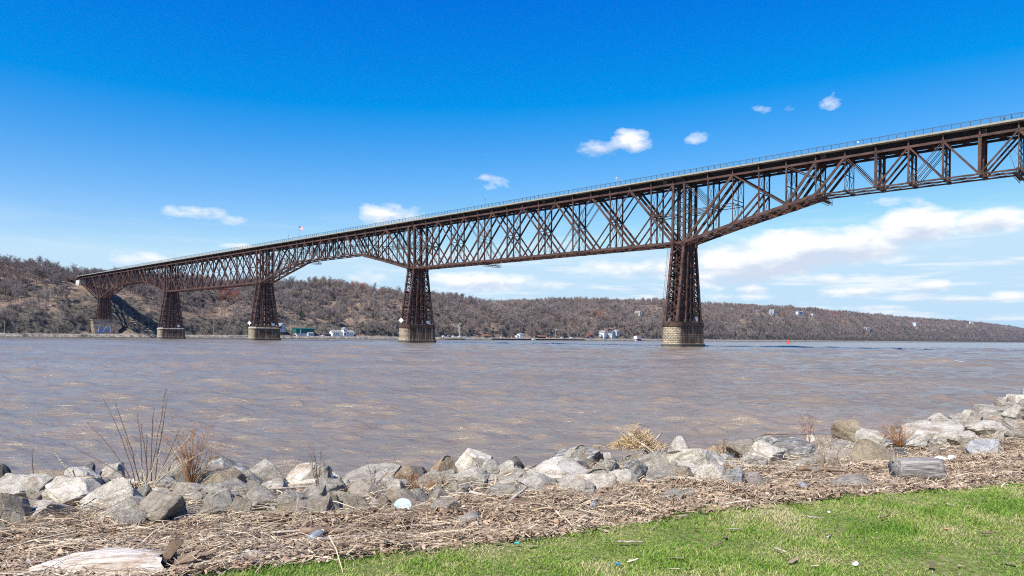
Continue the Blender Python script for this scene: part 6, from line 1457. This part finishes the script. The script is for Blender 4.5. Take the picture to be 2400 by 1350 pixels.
# ------------------------------------------------------------------ birds and walkers
def gull(p, s_, az_, label):
    o = tag(empty('gull', p, az_), label, 'gull'); g = MB(); g.tube([(-.28*s_, 0, 0), (-.1*s_, 0, .01), (.12*s_, 0, .02), (.24*s_, 0, .05), (.3*s_, 0, .05)], [.02*s_, .07*s_, .075*s_, .045*s_, .01*s_], 8); 
    for sd in (-1, 1):
        V = [(.14*s_, sd*.05*s_, .03*s_), (-.08*s_, sd*.05*s_, .03*s_), (-.02*s_, sd*.35*s_, .2*s_), (.16*s_, sd*.3*s_, .2*s_), (-.12*s_, sd*.68*s_, .12*s_)]
        g.add(V + [(a, b2, c2+.012*s_) for a, b2, c2 in V], [(0,1,2,3), (3,2,4), (8,7,6,5), (9,7,8), (0,3,8,5), (1,6,7,2), (2,7,9,4), (3,4,9,8)])
    g.build('body', M_FOAM, o, False); return o
gull((20.8, 142, 35.2), 1.25, .3, 'white gull flying just above the bridge railing, upper one of the pair'); gull((21.1, 143, 34.9), 1.1, 1.2, 'white gull flying just above the bridge railing, lower one of the pair')
def person(s, u, facing, top, hat, label, sc_=1.0):
    """one skinned body; hair or cap and clothing are children"""
    p = bw(s, u, 65.32); o = None
    J = {'pelvis': (0, 0, .95), 'waist': (0, 0, 1.12), 'chest': (0, .01, 1.36), 'neck': (0, .01, 1.52), 'head': (0, .02, 1.62), 'crown': (0, .02, 1.74)}
    vs = list(J.values()); nm = list(J); rad = {'pelvis': (.15, .11), 'waist': (.13, .10), 'chest': (.17, .115), 'neck': (.055, .055), 'head': (.075, .09), 'crown': (.07, .085)}
    E = [(0, 1), (1, 2), (2, 3), (3, 4), (4, 5)]; RD = [rad[n] for n in nm]
    for sd in (-1, 1):
        i0 = len(vs); vs += [(sd*.09, 0, .88), (sd*.10, .02, .5), (sd*.10, -.02, .09), (sd*.10, .10, .04)]; RD += [(.09, .09), (.06, .06), (.042, .042), (.035, .03)]; E += [(0, i0), (i0, i0+1), (i0+1, i0+2), (i0+2, i0+3)]
        i0 = len(vs); vs += [(sd*.19, .01, 1.42), (sd*.25, .02, 1.16), (sd*.17, .20, 1.05), (sd*.13, .27, 1.06)]; RD += [(.055, .055), (.042, .042), (.03, .03), (.026, .02)]; E += [(2, i0), (i0, i0+1), (i0+1, i0+2), (i0+2, i0+3)]
        for f in range(5):
            j = len(vs); fx = sd*.13 + (f-2)*.013; vs += [(fx, .31, 1.07 - .004*abs(f-2)), (fx, .335, 1.045)]; RD += [(.009, .009), (.007, .007)]; E += [(i0+3, j), (j, j+1)]
    me = bpy.data.meshes.new('person'); me.from_pydata(vs, E, []); o = bpy.data.objects.new('person', me); COL.objects.link(o)
    md = o.modifiers.new('skin', 'SKIN'); 
    for i, r_ in enumerate(RD): me.skin_vertices[0].data[i].radius = r_
    me.skin_vertices[0].data[0].use_root = True
    o.modifiers.new('sub', 'SUBSURF').levels = 1; o.modifiers['sub'].render_levels = 1
    mt, nt, b = mat('person_clothes_skin', (.5, .3, .22), .7); oc = nnode(nt, 'ShaderNodeTexCoord').outputs['Object']; sx = nnode(nt, 'ShaderNodeSeparateXYZ'); nt.links.new(oc, sx.inputs[0])
    c = ramp(nt, mth(nt, 'DIVIDE', sx.outputs[2], 2.0), [(0, (.02, .02, .02)), (.06, (.02, .025, .05)), (.5, top), (.76, (.5, .3, .22))], 'CONSTANT')
    hand = mth(nt, 'MULTIPLY', mapr(nt, sx.outputs[1], .24, .26), mapr(nt, sx.outputs[2], .5, .6)); nt.links.new(mixc(nt, hand, c, (.5, .3, .22)), b.inputs['Base Color']); me.materials.append(mt)
    o.location = p; o.rotation_euler = (0, 0, -TH + facing); o.scale = (sc_,)*3; tag(o, label, 'person')
    g = MB(); g.tube([(0, .015, 1.685), (0, .01, 1.75), (0, 0, 1.80)], [.098, .092, .05], 10)
    if hat != 'dark': g.box(-.06, .06, .08, .17, 1.70, 1.715)
    g.build('hat' if hat != 'dark' else 'hair', M_WHITE if hat != 'dark' else M_DARK, o, True)
    g = MB(); g.tube([(0, .105, 1.66), (0, .125, 1.635)], [.008, .014], 5); g.build('nose', mt, o)
person(-102.9, .1, R(170), (.03, .03, .035), 'white', 'person in dark clothes and a white cap leaning at the bridge railing')
person(-104.7, .1, R(100), (.02, .02, .025), 'dark', 'person all in black walking beside the one with the white cap')

# ------------------------------------------------------------------ air
hm = bpy.data.materials.new('haze_air'); hm.use_nodes = True; ht = hm.node_tree; ht.nodes.clear()
ho = nnode(ht, 'ShaderNodeOutputMaterial'); hv = nnode(ht, 'ShaderNodeVolumePrincipled')
hv.inputs['Color'].default_value = (.42, .62, 1, 1); hv.inputs['Density'].default_value = HAZE; hv.inputs['Anisotropy'].default_value = .2
ht.links.new(hv.outputs[0], ho.inputs['Volume'])
g = MB(); g.box(-9000, 9500, -1200, 16500, -8, 175)
if HAZE > 0: tag(g.build('haze', hm), 'thin blue air between the camera and the far hills', kind='stuff')
